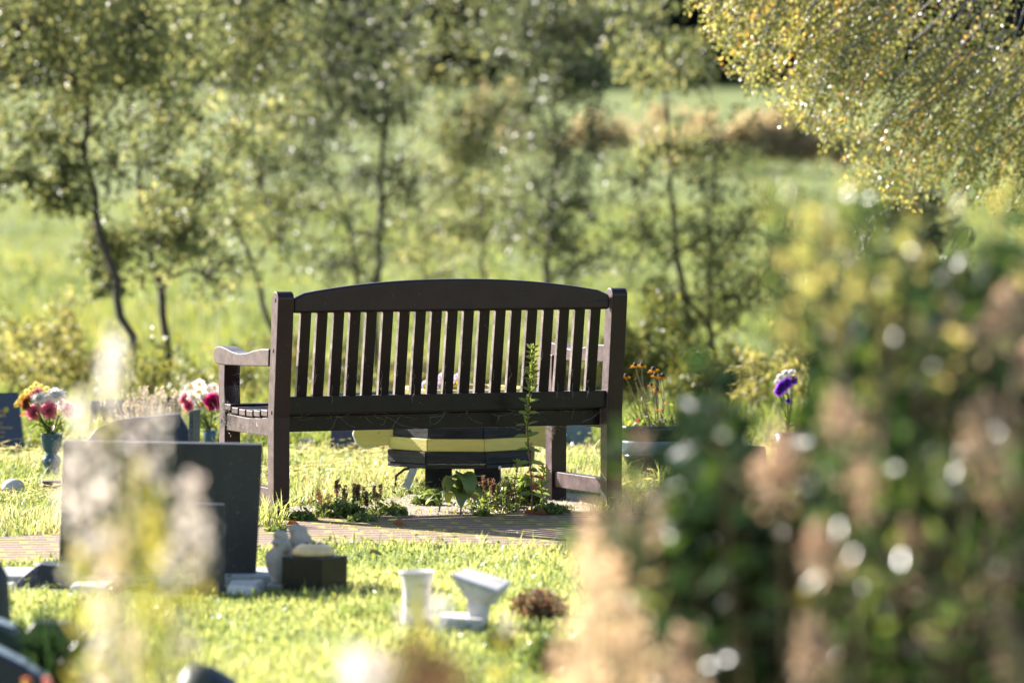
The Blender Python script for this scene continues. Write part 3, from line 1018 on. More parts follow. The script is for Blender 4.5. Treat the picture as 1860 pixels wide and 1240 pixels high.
rt, X, ol = stone('marker_slab', 'thin granite slab on edge beside the blue daisy pot', 'slab', [(341, 850), (349, 850), (351, 745), (343, 747)], 21.5, .12, M['rough'], yaw=-12)
rt, X, ol = stone('plaque', 'small navy plaque with pale lettering behind the bee planter wing', 'plaque', [(598, 803), (724, 803), (716, 709), (606, 716)], 23.5, .05, M['navy'], lean=6)
text_mesh('inscription', [('In loving memory', 1), ('of our dear', 1), ('Mum and Nan', 1.1), ('', 1), ('forever loved', 1), ('Rest in peace', 1)], M['paletext'], rt, X @ Matrix.Translation((0, -.0008, .19)) @ Matrix.Rotation(R(90), 4, 'X'), .026, .033)
rt, X, ol = stone('headstone', 'pale blue grey tapered headstone seen past the bench front leg', 'headstone', [(985, 806), (1080, 806), (1068, 738), (996, 738)], 24.0, .06, solid('pale_slate', (.09, .13, .17), (.12, .16, .2), 20, .5, .1), lean=4)
rt, X, ol = stone('grave_slab', 'low sloping slate slab in the grass beyond the shrub', 'slab', [(1262, 885), (1402, 886), (1392, 812), (1280, 806)], 21.0, .10, M['navy_matt'], lean=24)

# the large grey headstone and its companions
rt, X, ol = stone('headstone', 'large dark grey headstone seen from its plain back, narrowing towards the ground', 'headstone', [(106, 1066), (463, 1056), (477, 808), (116, 800)], 16.35, .085, M['greystone'], yaw=5, bevel=.006)
rt, X, ol = stone('tablet', 'narrow blue grey tablet leaning on the back of the large headstone', 'tablet', [(356, 1078), (409, 1078), (408, 916), (356, 914)], 15.95, .04, M['greystone_b'], yaw=4, lean=-1)
p0 = gp(240, 1070)
rt = empty('plinth', (p0.x - .05, 16.35, 0), 'pale concrete plinth under the large dark grey headstone', 'plinth')
m = MB()
m.box((at(-20, 1080, 16.2).x, 16.28, -.03), (at(490, 1080, 16.2).x, 16.62, .035)).build('plinth_block', M['concrete'], rt, bevel=.006)
for (x0, x1, y0, y1, h, lb) in [(312, 342, 15.98, 16.2, .028, 'pale stone chip lying against the narrow tablet'), (412, 476, 15.95, 16.2, .034, 'pale flat edging stone lying beside the bird statue'), (128, 205, 15.98, 16.18, .03, 'pale bluish edging stone lying before the grey headstone'), (-40, 26, 16.02, 16.2, .025, 'pale edging stone lying by the black wedge block')]:
    a_, b_ = at(x0, 1080, 16.1).x, at(x1, 1080, 16.1).x
    rt = empty('edging_stone', ((a_ + b_) / 2, y0, 0), lb, 'stone', 'pale edging stones round the grey headstone')
    m = MB(); m.hexa([(a_, y0, -.02), (b_, y0 + .01, -.02), (b_ + .01, y1, -.02), (a_, y1 - .01, -.02), (a_ + .01, y0 + .01, h), (b_ - .02, y0 + .02, h * .85), (b_, y1 - .02, h), (a_ + .01, y1 - .02, h * .9)])
    m.build('stone_block', M['white_stone'], rt, bevel=.006)
# black wedge block with a rough sunlit end
s = 16.25
w0 = at(105, 1073, s); w0.z = 0
rt = empty('wedge_block', (w0.x - .06, s, 0), 'black granite wedge block with a rough hewn end beside the headstone', 'stone block')
f_ = lambda x, y: (at(x, y, s).x, at(x, y, s).z)
ol = [(f_(68, 1080)[0], -.02), (f_(130, 1080)[0], -.02), f_(128, 1029), f_(72, 1025)]
m = MB(); m.prism(ol, s, s + .16, 'y').build('polished_face', M['navy'], rt, bevel=.003)
ol = [(f_(22, 1080)[0], -.02), (f_(67.5, 1080)[0], -.02), f_(71.5, 1025.5), f_(62, 1030), f_(40, 1048), f_(24, 1066)]
m = MB(); m.prism(ol, s + .004, s + .156, 'y').build('rough_end', M['rough'], rt, bevel=.004)

# black vase block with a cream flower lid
s = 15.95
cp = gp(585, 1080); cp.y = s - .02
cb = empty('memorial_block', cp, 'polished black memorial vase block standing on the grass', 'memorial')
CM = Matrix.Translation(cp) @ Matrix.Rotation(R(-31), 4, 'Z')
m = MB(); m.M = CM
a_ = .155
m.box((-a_, 0, -.02), (0, a_, .122)).build('granite_cube', M['black'], cb, bevel=.003)
tc = CM @ Vector((-a_ / 2 - .004, a_ / 2, .1225))
m = MB(); m.lathe([(.060, 0), (.068, .005), (.070, .013), (.065, .024), (.052, .034), (.036, .040), (.018, .0405), (.0, .040)], tc, 32); lid = m.build('flower_lid', M['gold'], cb, smooth=True)
for k in range(9):
    a = k * 2 * math.pi / 8
    r_ = .030 if k < 8 else 0
    m = MB(); m.M = Matrix.Translation(tc + Vector((math.cos(a) * r_, math.sin(a) * r_, .0385 + (.001 if k == 8 else 0)))) @ Matrix.Rotation(R(25), 4, Vector((-math.sin(a), math.cos(a), 0)))
    m.lathe([(.0085, -.002), (.0085, .003), (.0065, .0035), (.006, .0025)], n=12).build('lid_hole', M['brownwood'], lid, smooth=True)


# stone birds: fused masses, remeshed into one carved surface
def carved(name, balls, mat, parent, vox=.004):
    m = MB()
    for c_, r_, rot in balls: m.ball(c_, r_, 16, 12, rot)
    o = m.build(name, mat, parent, smooth=True)
    r_ = o.modifiers.new('carve', 'REMESH'); r_.mode = 'VOXEL'; r_.voxel_size = vox; r_.use_smooth_shade = True
    sm = o.modifiers.new('soften', 'SMOOTH'); sm.iterations = 6; sm.factor = .6
    return o


s = 16.15
k_ = s / F_PX
def pz(x, y, d=0): return at(x, y, s + d)
bird = empty('stone_bird', Vector((pz(508, 1060).x, s, 0)), 'upright carved stone bird with a rounded body beside the black block', 'statue', 'carved stone birds by the black block')
T = lambda a: Matrix.Rotation(R(a), 3, 'Y')
carved('bird_body', [(pz(507, 1024), (22 * k_, 22 * k_, 34 * k_), T(-8)), (pz(514, 996), (17 * k_, 18 * k_, 20 * k_), T(0)), (pz(512, 975), (13 * k_, 14 * k_, 13 * k_), T(0)), (pz(503, 970, -.01), (7 * k_, 8 * k_, 9 * k_), T(20)),
       (pz(500, 985, -.02), (8 * k_, 9 * k_, 6 * k_), T(0)), (pz(520, 994, -.03), (9 * k_, 7 * k_, 9 * k_), T(30)), (pz(504, 1052), (12 * k_, 14 * k_, 10 * k_), T(0)), (pz(491, 1022), (9 * k_, 16 * k_, 24 * k_), T(-10)), (pz(526, 1020), (9 * k_, 16 * k_, 26 * k_), T(8))], M['statue'], bird)
m = MB(); m.box((pz(486, 1060).x, s - .04, -.02), (pz(528, 1060).x, s + .05, .022)).build('pedestal', M['concrete'], bird, bevel=.006)
bird2 = empty('stone_bird', pz(545, 1005, .05), 'taller carved stone bird leaning over behind the cream lid', 'statue', 'carved stone birds by the black block')
carved('bird_body', [(pz(541, 978, .05), (15 * k_, 17 * k_, 27 * k_), T(28)), (pz(536, 962, .05), (12 * k_, 13 * k_, 12 * k_), T(0)), (pz(552, 990, .05), (12 * k_, 15 * k_, 22 * k_), T(30)), (pz(529, 967, .045), (5 * k_, 5 * k_, 3.5 * k_), T(30)),
       (pz(547, 988, .02), (11 * k_, 8 * k_, 17 * k_), T(38)), (pz(556, 1005, .05), (9 * k_, 10 * k_, 16 * k_), T(24)), (pz(534, 1000, .05), (14 * k_, 15 * k_, 16 * k_), T(0)), (pz(535, 1030, .05), (14 * k_, 15 * k_, 35 * k_), T(0)), (pz(535, 1060, .05), (18 * k_, 18 * k_, 14 * k_), T(0))], M['statue'], bird2)

# white stone vase and sloped white stand
vb = gp(757, 1143); VS = vb.y / F_PX
wv = empty('stone_vase', vb, 'plain white cylindrical stone vase with a flared rim on the grass', 'vase')
m = MB(); m.lathe([(29 * VS, -.01), (28 * VS, 10 * VS), (25.5 * VS, 40 * VS), (26 * VS, 75 * VS), (28 * VS, 95 * VS), (33 * VS, 104 * VS), (34 * VS, 107 * VS), (31 * VS, 108 * VS), (25 * VS, 98 * VS), (22 * VS, 60 * VS), (5 * VS, 58 * VS)], vb, 32).build('vase_body', M['white_stone'], wv, smooth=True)
sb = gp(858, 1146); s = sb.y
st = empty('sloped_stand', sb, 'white stone stand with a sloping flared top and flat foot', 'ornament')
SM = Matrix.Translation(sb)
P = lambda x, y, d: at(x, y, s + d)
m = MB(); m.box((P(798, 1150, 0).x, s - .05, -.015), (P(878, 1150, 0).x, s + .16, .042)).build('foot', M['white_stone'], st, bevel=.004)
m = MB(); m.hexa([P(851, 1136, .0), P(878, 1136, .0), P(884, 1134, .09), P(856, 1134, .09), P(848, 1088, .0), P(878, 1096, .0), P(893, 1092, .10), P(860, 1086, .10)]).build('pillar', M['white_stone'], st, bevel=.004)
m = MB(); m.hexa([P(848, 1089, -.002), P(879, 1097, -.002), P(900, 1098, .11), P(866, 1088, .11), P(820, 1048, -.01), P(901, 1078, -.03), P(927, 1062, .16), P(849, 1036, .19)]).build('flared_top', M['white_stone'], st, bevel=.003)
m = MB(); m.hexa([P(818, 1047, -.014), P(903, 1077, -.034), P(929, 1061, .164), P(848, 1035, .194), P(819, 1042, -.010), P(904, 1071, -.030), P(929, 1055, .166), P(849, 1030, .194)]).build('top_plate', M['white_stone'], st, bevel=.003)

# small things on the grass
b_ = gp(24, 903); k_ = b_.y / F_PX
rt = empty('domed_pot', b_, 'small speckled white domed pot sitting in the grass below the plaque', 'pot')
m = MB(); m.lathe([(19 * k_, -.01), (20 * k_, 12 * k_), (19 * k_, 14 * k_)], b_, 20).build('pot_body', M['concrete'], rt, smooth=True)
m = MB(); m.lathe([(21 * k_, 14 * k_), (21.5 * k_, 17 * k_), (19 * k_, 26 * k_), (12 * k_, 32 * k_), (2 * k_, 34 * k_)], b_, 20).build('domed_lid', solid('speckled_stone', (.5, .48, .45), (.4, .38, .36), 20, .8, .4, speck=((.06, .06, .06), .36, 160)), rt, smooth=True)
b_ = gp(94, 897); k_ = b_.y / F_PX
rt = empty('wooden_block', b_, 'low weathered wooden block on the grass in front of the teal vase', 'block')
m = MB(); m.M = Matrix.Translation(b_) @ Matrix.Rotation(R(8), 4, 'Z')
m.box((-17 * k_, 0, -.01), (17 * k_, .09, 20 * k_)).build('timber', M['brownwood'], rt, bevel=.003)
m = MB(); m.M = Matrix.Translation(b_) @ Matrix.Rotation(R(8), 4, 'Z')
m.box((-17.5 * k_, -.003, 20 * k_ + .001), (17.5 * k_, .093, 24 * k_)).build('cap_board', M['brownwood'], rt, bevel=.003)
b_ = gp(555, 824); k_ = b_.y / F_PX
rt = empty('glass_jar', b_, 'small clear glass jar sitting in the grass beyond the bench', 'jar')
m = MB(); m.lathe([(9 * k_, 0), (11 * k_, 3 * k_), (12.5 * k_, 25 * k_), (14 * k_, 27 * k_), (12 * k_, 27 * k_), (10 * k_, 6 * k_), (1 * k_, 5 * k_)], b_, 20).build('jar_body', M['glass'], rt, smooth=True)
b_ = gp(362, 826); k_ = b_.y / F_PX
# dark kerbs and stones at the very front
def kerb(name, label, pts, s, depth, h, mat):
    P = [at(x, y, s) for x, y in pts]
    base = Vector((P[0].x, s, 0))
    rt = empty(name, base, label, 'stone', 'dark polished grave kerbs at the front')
    m = MB()
    m.prism([(p.x, p.z) for p in P], s, s + depth, 'y').build('kerb_block', mat, rt, bevel=.01)
kerb('grave_kerb', 'black granite grave kerb with a sloping top at the front grass corner', [(-160, 1330), (110, 1330), (88, 1238), (40, 1205), (-20, 1175), (-160, 1150)], 12.2, .12, .2, M['navy'])
kerb('grave_kerb', 'dark navy curved stone behind the strappy leaf clump', [(-140, 1290), (60, 1290), (45, 1170), (22, 1140), (-10, 1128), (-140, 1120)], 12.9, .12, .2, M['navy'])
kerb('grave_kerb', 'grey topped kerb stone just behind the strappy green leaves', [(40, 1260), (165, 1260), (150, 1150), (120, 1132), (60, 1130), (45, 1150)], 13.3, .10, .2, M['greystone_b'])
def boulder(label, x, y, r, s, mat, sq=.6):
    c_ = at(x, y, s)
    rt = empty('boulder', Vector((c_.x, c_.y, 0)), label, 'rock', 'grey boulders at the front')
    m = MB(); k_ = s / F_PX
    m.ball((c_.x, c_.y, c_.z), (r * k_, r * k_, max(c_.z, r * k_ * sq)), 18, 12)
    o = m.build('rock', mat, rt, smooth=True)
    tx = bpy.data.textures.new('lumps', 'CLOUDS'); tx.noise_scale = .06
    d = o.modifiers.new('lumps', 'DISPLACE'); d.texture = tx; d.strength = .03; d.texture_coords = 'GLOBAL'
boulder('rounded grey boulder at the edge of the grass by the navy kerbs', -6, 1108, 26, 14.0, M['greystone_b'])
boulder('wide blue grey boulder near the pale flower stems', 375, 1268, 62, 12.3, M['greystone_b'])
# ------------------------------------------------------------------ wild plants round the bench
def leafy_weed(label, x, y0, y1, s, group=None, nodes=15, lean=0.0, spread=.06, tip_bright=True, cat='weed', rad=.0035):
    """Tall stem with pairs of narrow leaves, tighter towards the tip."""
    b = Vector((at(x, y0, s).x, s, 0)); top = at(x, y1, s)
    h = top.z
    rt = empty('willowherb', b, label, cat, group)
    pts = []
    for k in range(9):
        t = k / 8
        pts.append(b + Vector((lean * math.sin(t * 3.0) + .006 * math.sin(t * 9), .01 * math.sin(t * 5), h * t)))
    tube_obj('stem', [(pts, [rad * (1.15 - .8 * k / 8) for k in range(9)])], M['stem_red'], rt)
    L = Leaves()
    for i in range(nodes):
        t = .12 + .86 * (i / (nodes - 1)) ** .85
        p = np.array([np.interp(t * 8, range(9), [q[j] for q in pts]) for j in range(3)])
        ln = spread * (1.0 - .55 * t) * random.uniform(.8, 1.15)
        a0 = i * math.pi / 2 + random.uniform(-.4, .4)
        for sgn in range(2 if t < .8 else 4):
            a = a0 + sgn * (math.pi if t < .8 else math.pi / 2)
            up = -.25 + 1.3 * t + random.uniform(-.3, .25)
            D = (math.cos(a), math.sin(a), up)
            rn = random.uniform(.0, .55) + .35 * t
            if t < .3 and random.random() < .3: rn = 1
            L.add([p], [D], [(random.gauss(0, .5), -.6 + random.gauss(0, .4), .7)], ln, ln * .40, .2, .25, rnd=[min(rn, .88) if rn < 1 else 1])
            if t > .35 and random.random() < .75:
                L.add([p + np.array([0, 0, .006])], [(D[0] * .6, D[1] * .6, up + .9)], [(random.gauss(0, .5), -.8, .5)], ln * .6, ln * .22, .25, .1, rnd=[.85])
    L.build('leaves', M['weed_leaf'], rt)
    return rt


leafy_weed('tall leafy weed with reddish stem growing up the back of the bench', 966, 934, 628, 19.36, nodes=25, lean=-.012, spread=.072)
leafy_weed('short reddish weed with yellowing lower leaves under the tall leafy weed', 937, 930, 838, 19.45, nodes=8, spread=.05)
leafy_weed('dark leafy weed crowding the foot of the bench front leg', 985, 925, 850, 19.6, nodes=9, spread=.055)

# self-heal with brown seed spikes
def selfheal(b, hh, n, k):
    rt = empty('selfheal', b, '', 'plant', 'self-heal plants with brown seed spikes')
    paths = []; L = Leaves()
    for i in range(n):
        a = random.uniform(0, 6.28); d = random.uniform(.0, .035)
        top = b + Vector((math.cos(a) * d * 1.4, math.sin(a) * d, hh * random.uniform(.7, 1.0)))
        root_ = b + Vector((math.cos(a) * d * .4, math.sin(a) * d * .4, -.005))
        paths.append(([root_, root_.lerp(top, .5), top], .0014))
        H = Leaves(); m_ = 90
        zz = rng.uniform(-.045, .004, m_)
        an = rng.random(m_) * 6.28
        D = np.stack([np.cos(an), np.sin(an), np.full(m_, .35)], 1)
        w_ = .0035 * (1 + .25 * np.sin(zz * 900))
        H.add(np.array(top) + D * np.array([1, 1, 0]) * w_[:, None] + np.array([0, 0, 1]) * zz[:, None], D, (0, 0, 1), .008, .007, .2, -.2)
        H.build('seed_spike', M['seed'], rt)
    m_ = 30 + 8 * n
    P = np.array(b) + np.stack([rng.normal(0, .045, m_), rng.normal(0, .04, m_), np.abs(rng.normal(0, hh * .32, m_))], 1)
    L.add(P, rand_dirs(m_, .2), rand_dirs(m_, .8), rng.uniform(.016, .034, m_), rng.uniform(.010, .018, m_))
    L.build('leaves', M['clover'], rt)
    tube_obj('stems', paths, M['stem_brown'], rt, 4)
    return rt
for i, (x, y, sy, n, lb) in enumerate([(590, 936, 884, 4, 'self-heal plant growing furthest towards the bench rear post'), (612, 938, 872, 5, 'self-heal plant with tall spikes next to the one by the rear post'), (640, 940, 880, 5, 'bushy self-heal plant midway between rear post and planter'),
                                        (668, 940, 884, 4, 'self-heal plant with red brown spikes towards the metal brace'), (685, 938, 880, 4, 'self-heal plant closest to the planter metal brace'),
                                        (862, 928, 862, 5, 'self-heal plant beside the big drooping leaves'), (878, 926, 864, 6, 'tall spiked self-heal in the clump under the planter'), (898, 928, 868, 5, 'self-heal plant in the clump nearest the thin grass stalk'), (915, 932, 885, 3, 'sparse self-heal plant at the foot of the reddish weed'),
                                        (1034, 885, 848, 2, 'lone self-heal spike showing above the bench stretcher')]):
    g = gp(x, y)
    if i == 9: g = gp(1034, 880)
    hh = max(.06, at(x, sy, g.y).z)
    rt = selfheal(Vector((g.x, g.y, 0)), hh, n, i)
    rt['label'] = lb

# the broad drooping leaves in the middle
def broad(label, x, y0, y1, n, ln, mat, droop):
    g = gp(x, y0); s = g.y
    rt = empty('broadleaf_weed', g, label, 'weed')
    h = at(x, y1, s).z
    V, Q, Rn = [], [], []
    for i in range(n):
        a = i * 2.4 + random.uniform(-.3, .3)
        p = g + Vector((0, 0, h * (.35 + .62 * (i + .5) / n)))
        d = Vector((math.cos(a), math.sin(a), 0)); sd = Vector((-d.y, d.x, 0))
        l_ = ln * random.uniform(.75, 1.1); th = random.uniform(.5, .9); n0 = len(V)
        tone = random.uniform(.2, .8)
        for k in range(8):
            t = k / 7
            w = l_ * .27 * math.sin(math.pi * min(1, t * .94 + .06)) ** .8 * (1.15 - .4 * t)
            if k == 7: w = 0
            rip = .004 * math.sin(k * 2.5 + i)
            V += [p - sd * w + Vector((0, 0, w * .35 + rip)), p, p + sd * w + Vector((0, 0, w * .35 - rip))]
            Rn += [tone] * 3
            if k < 7:
                Q += [(n0 + k * 3, n0 + k * 3 + 1, n0 + k * 3 + 4, n0 + k * 3 + 3), (n0 + k * 3 + 1, n0 + k * 3 + 2, n0 + k * 3 + 5, n0 + k * 3 + 4)]
            p = p + (d * math.cos(th) + Vector((0, 0, math.sin(th)))) * (l_ / 7)
            th -= droop * random.uniform(.28, .42)
    np_mesh('leaves', [tuple(v) for v in V], quads=Q, mat=M[mat], parent=rt, rnd=Rn, smooth=True)
    tube_obj('stem', [([g - Vector((0, 0, .005)), g + Vector((.006, 0, h * .5)), g + Vector((0, 0, h))], .0035)], M['stem_red'], rt)
broad('broad leaved weed with big drooping green leaves under the bench', 836, 938, 862, 12, .135, 'weed_leaf', 1.15)
broad('small broad leaved weed beside the big drooping one', 797, 930, 896, 10, .085, 'weed_leaf', .7)
# low clumps
def clump(label, x, y, rx, rz, n, mat='clover', ls=.022, name='low_clump', grp='low green leaf clumps on the soil and path edge'):
    g = gp(x, y); s = g.y; k_ = s / F_PX
    rt = empty(name, g, label, 'plant', grp)
    L = Leaves()
    a = rng.random(n) * 6.28; r_ = np.sqrt(rng.random(n))
    P = np.array(g) + np.stack([np.cos(a) * r_ * rx * k_, np.sin(a) * r_ * rx * k_ * .9, (1 - r_ * .6) * rng.random(n) ** .7 * rz * k_], 1)
    L.add(P, rand_dirs(n, .1), rand_dirs(n, 1.2), rng.uniform(.6, 1.2, n) * ls, rng.uniform(.5, .9, n) * ls)
    L.build('leaves', M[mat], rt)
    m = MB()
    for i in range(10):
        j = rng.integers(0, n)
        m.tube([g, Vector(P[j])], .0012, 4, False)
    m.build('stems', M['stem_green'], rt)
clump('rounded green leaf clump at the foot of the bench rear post', 547, 948, 24, 24, 260)
clump('small dark green leaf clump on the bare soil edge', 876, 940, 13, 13, 150)
clump('wide dark green leaf clump beneath the tall leafy weed', 1000, 936, 32, 24, 380)
clump('low leafy clump below the self-heal near the metal brace', 715, 938, 26, 26, 260)
clump('trailing leafy clump in front of the self-heal plants', 655, 950, 26, 18, 200)
clump('sprawling leaf clump at the base of the self-heal by the post', 620, 942, 40, 36, 420, ls=.026)
clump('green weed clump under the bee planter by the brace', 775, 918, 26, 28, 260, ls=.026)
clump('yellow green weed clump between the planter legs', 905, 922, 34, 40, 380, 'weed_leaf', .03)
clump('leafy weed clump behind the tall leafy weed', 958, 918, 28, 62, 420, 'weed_leaf', .034)
clump('small clump of leaves at the path edge beside the rear post', 500, 968, 18, 12, 120)
# thin dry stalk with a pale head
g = gp(909, 930)
rt = empty('grass_stalk', g, 'single thin dry stalk with a pale tip beside the planter leg', 'plant')
tube_obj('stalk', [([g, g + Vector((.003, 0, .10)), at(908, 848, g.y)], .0012)], M['stem_brown'], rt)
m = MB(); m.ball(at(908, 849, g.y), (.006, .006, .008), 8, 6); m.build('stalk_head', M['white_stone'], rt, smooth=True)
# fallen leaves
leaf_spots = [(1453, 1003, 'upright orange fallen leaf on the path seen through the shrub', 'orange_petal', 1), (520, 958, 'orange brown fallen leaf by the bench rear post', 'rust_petal', 0), (950, 938, 'rust coloured fallen leaf beside the reddish weed', 'rust_petal', 0), (972, 938, 'dark red fallen leaf under the tall leafy weed', 'rust_petal', 0), (712, 958, 'dry fallen leaf lying on the path by the soil', 'rust_petal', 0),
              (668, 1012, 'dark dry fallen leaf on the grass behind the black block', 'heather', 0), (804, 969, 'pale dry fallen leaf on the pavers', 'bracken', 0), (982, 1004, 'small dry fallen leaf at the grassy path edge', 'bracken', 0)]
for x, y, lb, mt, upright in leaf_spots:
    g = gp(x, y) + Vector((0, 0, .012))
    L = Leaves()
    if upright: L.add([list(g - Vector((0, 0, .005)))], [(.2, 0, 1)], [(0, -1, 0)], .05, .026, .2, .3)
    else: L.add([list(g)], [(1, -.5, .25)], [(0, -.5, 1)], .055, .034, .3, .3)
    o = L.build('fallen_leaf', M[mt], origin=g)
    tag(o, lb, 'leaf', 'fallen leaves on path and grass')

# lavender in front of the low plaque
g = gp(265, 838); s = g.y
rt = empty('lavender_plant', g, 'lavender gone to seed with many thin pale spikes before the low plaque', 'lavender')
paths = []; H = Leaves()
for i in range(105):
    x = random.gauss(272, 36); y = random.uniform(700, 752) + abs(x - 280) * .12
    top = at(x, y, s + random.uniform(-.1, .1)); b_ = g + Vector(((x - 265) * .3 * s / F_PX, random.uniform(-.05, .05), 0))
    paths.append(([b_, b_.lerp(top, .55), top], .0020))
    m_ = 12
    zz = rng.uniform(-.035, .003, m_); a = rng.random(m_) * 6.28
    D = np.stack([np.cos(a), np.sin(a), np.full(m_, .8)], 1)
    H.add(np.array(top) + np.array([0, 0, 1]) * zz[:, None], D, (0, 0, 1), .014, .009, .2, 0)
H.build('flower_spikes', M['lavender'], rt)
tube_obj('stems', paths, M['straw_stem'], rt, 3)
n = 700
L = Leaves(); P = np.array(g) + np.stack([rng.normal(0, .11, n), rng.normal(0, .06, n), rng.uniform(0, .2, n)], 1)
L.add(P, rand_dirs(n, 1.0), rand_dirs(n), rng.uniform(.025, .05, n), .004)
L.build('leaves', M['lavender'], rt)

# grass tussock by the left rear post and strappy clump
def tussock(label, b, n, h, w, lean, mat, spread, name='grass_tussock', grp='long grass tussocks', col=(0, .7)):
    rt = empty(name, b, label, 'grass tussock', grp)
    a = rng.random(n) * 6.28; r_ = np.sqrt(rng.random(n)) * spread
    P = np.array(b) + np.stack([np.cos(a) * r_, np.sin(a) * r_, np.full(n, -.005)], 1)
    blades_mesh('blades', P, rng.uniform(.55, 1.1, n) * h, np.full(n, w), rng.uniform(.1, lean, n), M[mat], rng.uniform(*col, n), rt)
tussock('long yellow green grass tussock against the bench rear post', gp(484, 958), 110, .15, .005, 1.1, 'grass', .07, col=(.2, .8))
tussock('grass tussock growing at the foot of the glazed pot', gp(1215, 885), 90, .13, .005, 1.1, 'grass', .06, col=(.2, .8))
tussock('rounded grass tuft catching light beyond the shrub', gp(1375, 898), 160, .16, .004, .9, 'grass', .07, col=(.3, .95))
tussock('grass tuft standing before the small navy plaque', gp(618, 812), 60, .14, .005, .9, 'grass', .08, col=(.2, .7))
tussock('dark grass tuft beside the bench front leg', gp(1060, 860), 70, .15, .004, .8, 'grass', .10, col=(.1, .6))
for x_, lb_ in [(690, 'grass tuft coloured dark for the shade of the grey headstone'), (745, 'long grass tuft behind the white vase, coloured dark for shade'), (800, 'grass tuft between the white vase and stand, coloured dark for shade')]:
    tussock(lb_, gp(x_, 1122), 170, .085, .005, .9, 'grass', .13, col=(0, .35))  # low colour range paints the headstone's shade into the blades
b_ = Vector((at(112, 1230, 12.75).x, 12.75, 0))
tussock('clump of strappy dark green leaves among the dark kerbs', b_, 170, .31, .016, .9, 'laurel', .11, 'strappy_plant', col=(.1, .8))
# bedding colour in the corner
for x, y, mt, lb in [(66, 1226, 'scarlet_petal', 'scarlet bedding flower at the corner by the navy kerb'), (132, 1232, 'pale_yellow', 'yellow bedding flower below the strappy leaves'), (96, 1240, 'pink_petal', 'pink bedding flower between the scarlet and yellow ones')]:
    c_ = at(x, y, 11.6)
    rt = empty('bedding_flower', Vector((c_.x, c_.y, 0)), lb, 'flower', 'bedding flowers by the dark kerbs')
    bouquet(rt, Vector((c_.x, c_.y, 0)), [('mum', mt, c_ + Vector((random.uniform(-.03, .03), random.uniform(-.03, .03), random.uniform(-.02, .01))), (random.uniform(-.5, .5), -.5, .8), .014) for k in range(2)], 14, 'lime_leaf', leaf_len=.07)

# heather and dark low plants by the white stand
def mound(name, label, x, y, rx, ry, s, n, mat, ls, cat='plant', grp=None, ground=True):
    c_ = at(x, y, s); k_ = s / F_PX
    rt = empty(name, Vector((c_.x, s, 0)), label, cat, grp)
    L = Leaves()
    d = rand_dirs(n); r_ = rng.random(n)[:, None] ** .5
    P = np.array(c_) + d * r_ * np.array([rx, rx * .8, ry]) * k_
    P[:, 2] = np.maximum(P[:, 2], .005)
    L.add(P, rand_dirs(n, .4), rand_dirs(n, .6), rng.uniform(.6, 1.3, n) * ls, ls * .4)
    L.build('leaves', M[mat], rt)
    m = MB()
    for i in range(24):
        p = P[rng.integers(0, n)]
        b0 = Vector((c_.x + (p[0] - c_.x) * .3, c_.y + (p[1] - c_.y) * .3, 0))
        m.tube([b0, b0.lerp(Vector(p), .5) + Vector((0, 0, .01)), Vector(p)], [.004, .003, .0015], 4, False)
    m.build('stems', M['stem_brown'], rt)
    return rt
mound('heather', 'reddish brown heather mound behind the white stand', 978, 1108, 52, 38, 15.1, 950, 'heather', .024)
mound('ground_plant', 'dark green plant mound at the foot of the shrub', 1010, 1195, 60, 42, 13.6, 1200, 'clover', .03, grp='dark ground plants')
mound('ground_plant', 'small dark green plant below the white stand', 905, 1170, 26, 24, 14.2, 500, 'clover', .03, grp='dark ground plants')

# ------------------------------------------------------------------ lawn grass, moss
def field_points(n, y0, y1, half0, half1):
    Y = rng.uniform(y0, y1, n)
    X = rng.uniform(-1, 1, n) * (half0 + (half1 - half0) * (Y - y0) / (y1 - y0))
    return X, Y


def vnoise(X, Y, f, seed):
    r_ = np.random.default_rng(seed)
    o = np.zeros(len(X))
    for k in range(7):
        a = r_.random() * 6.28; ff = f * r_.uniform(.6, 1.8)
        o += np.sin((X * np.cos(a) + Y * np.sin(a)) * ff + r_.random() * 6.28)
    return o / 7 * 1.6


HARD = [(-1.9, 15.98, -.80, 16.64)]
def lawn(name, n, y0, y1, h0, h1, hmean, wd, seed, colr, mat='grass'):
    X, Y = field_points(n, y0, y1, h0, h1)
    ok = ~inside(PATH, X, Y) & ~inside(SOIL, X, Y) & ~inside(BED, X, Y)
    for a in HARD: ok &= ~((X > a[0]) & (X < a[2]) & (Y > a[1]) & (Y < a[3]))
    ok &= (np.hypot(X - c.x, Y - 20.75) > .12)
    X, Y = X[ok], Y[ok]
    v = vnoise(X, Y, 5, seed); v2 = vnoise(X, Y, 14, seed + 1)
    h = hmean * (1 + .35 * v + .25 * v2) * rng.uniform(.5, 1.25, len(X))
    long_ = rng.random(len(X)) < .02
    h = np.where(long_, h * 1.9, h)
    rn = np.clip(colr + .22 * v + .12 * v2 + rng.normal(0, .16, len(X)), 0, 1)
    P = np.stack([X, Y, gz(Y) - .004], 1)
    o = blades_mesh(name, P, np.maximum(h, .012), wd * rng.uniform(.7, 1.3, len(X)), rng.uniform(.15, .95, len(X)), M[mat], rn)
    return tag(o, kind='stuff')


tag(lawn('lawn_grass', 190000, 12.2, 18.2, 2.0, 2.6, .034, .0040, 3, .46), 'bright green lawn grass growing before the brick path', 'grass')
tag(lawn('rough_grass', 130000, 17.9, 25.5, 2.4, 3.6, .055, .0050, 5, .48, 'straw_grass'), 'sunlit rough grass with dry straw around the graves and bench', 'grass')
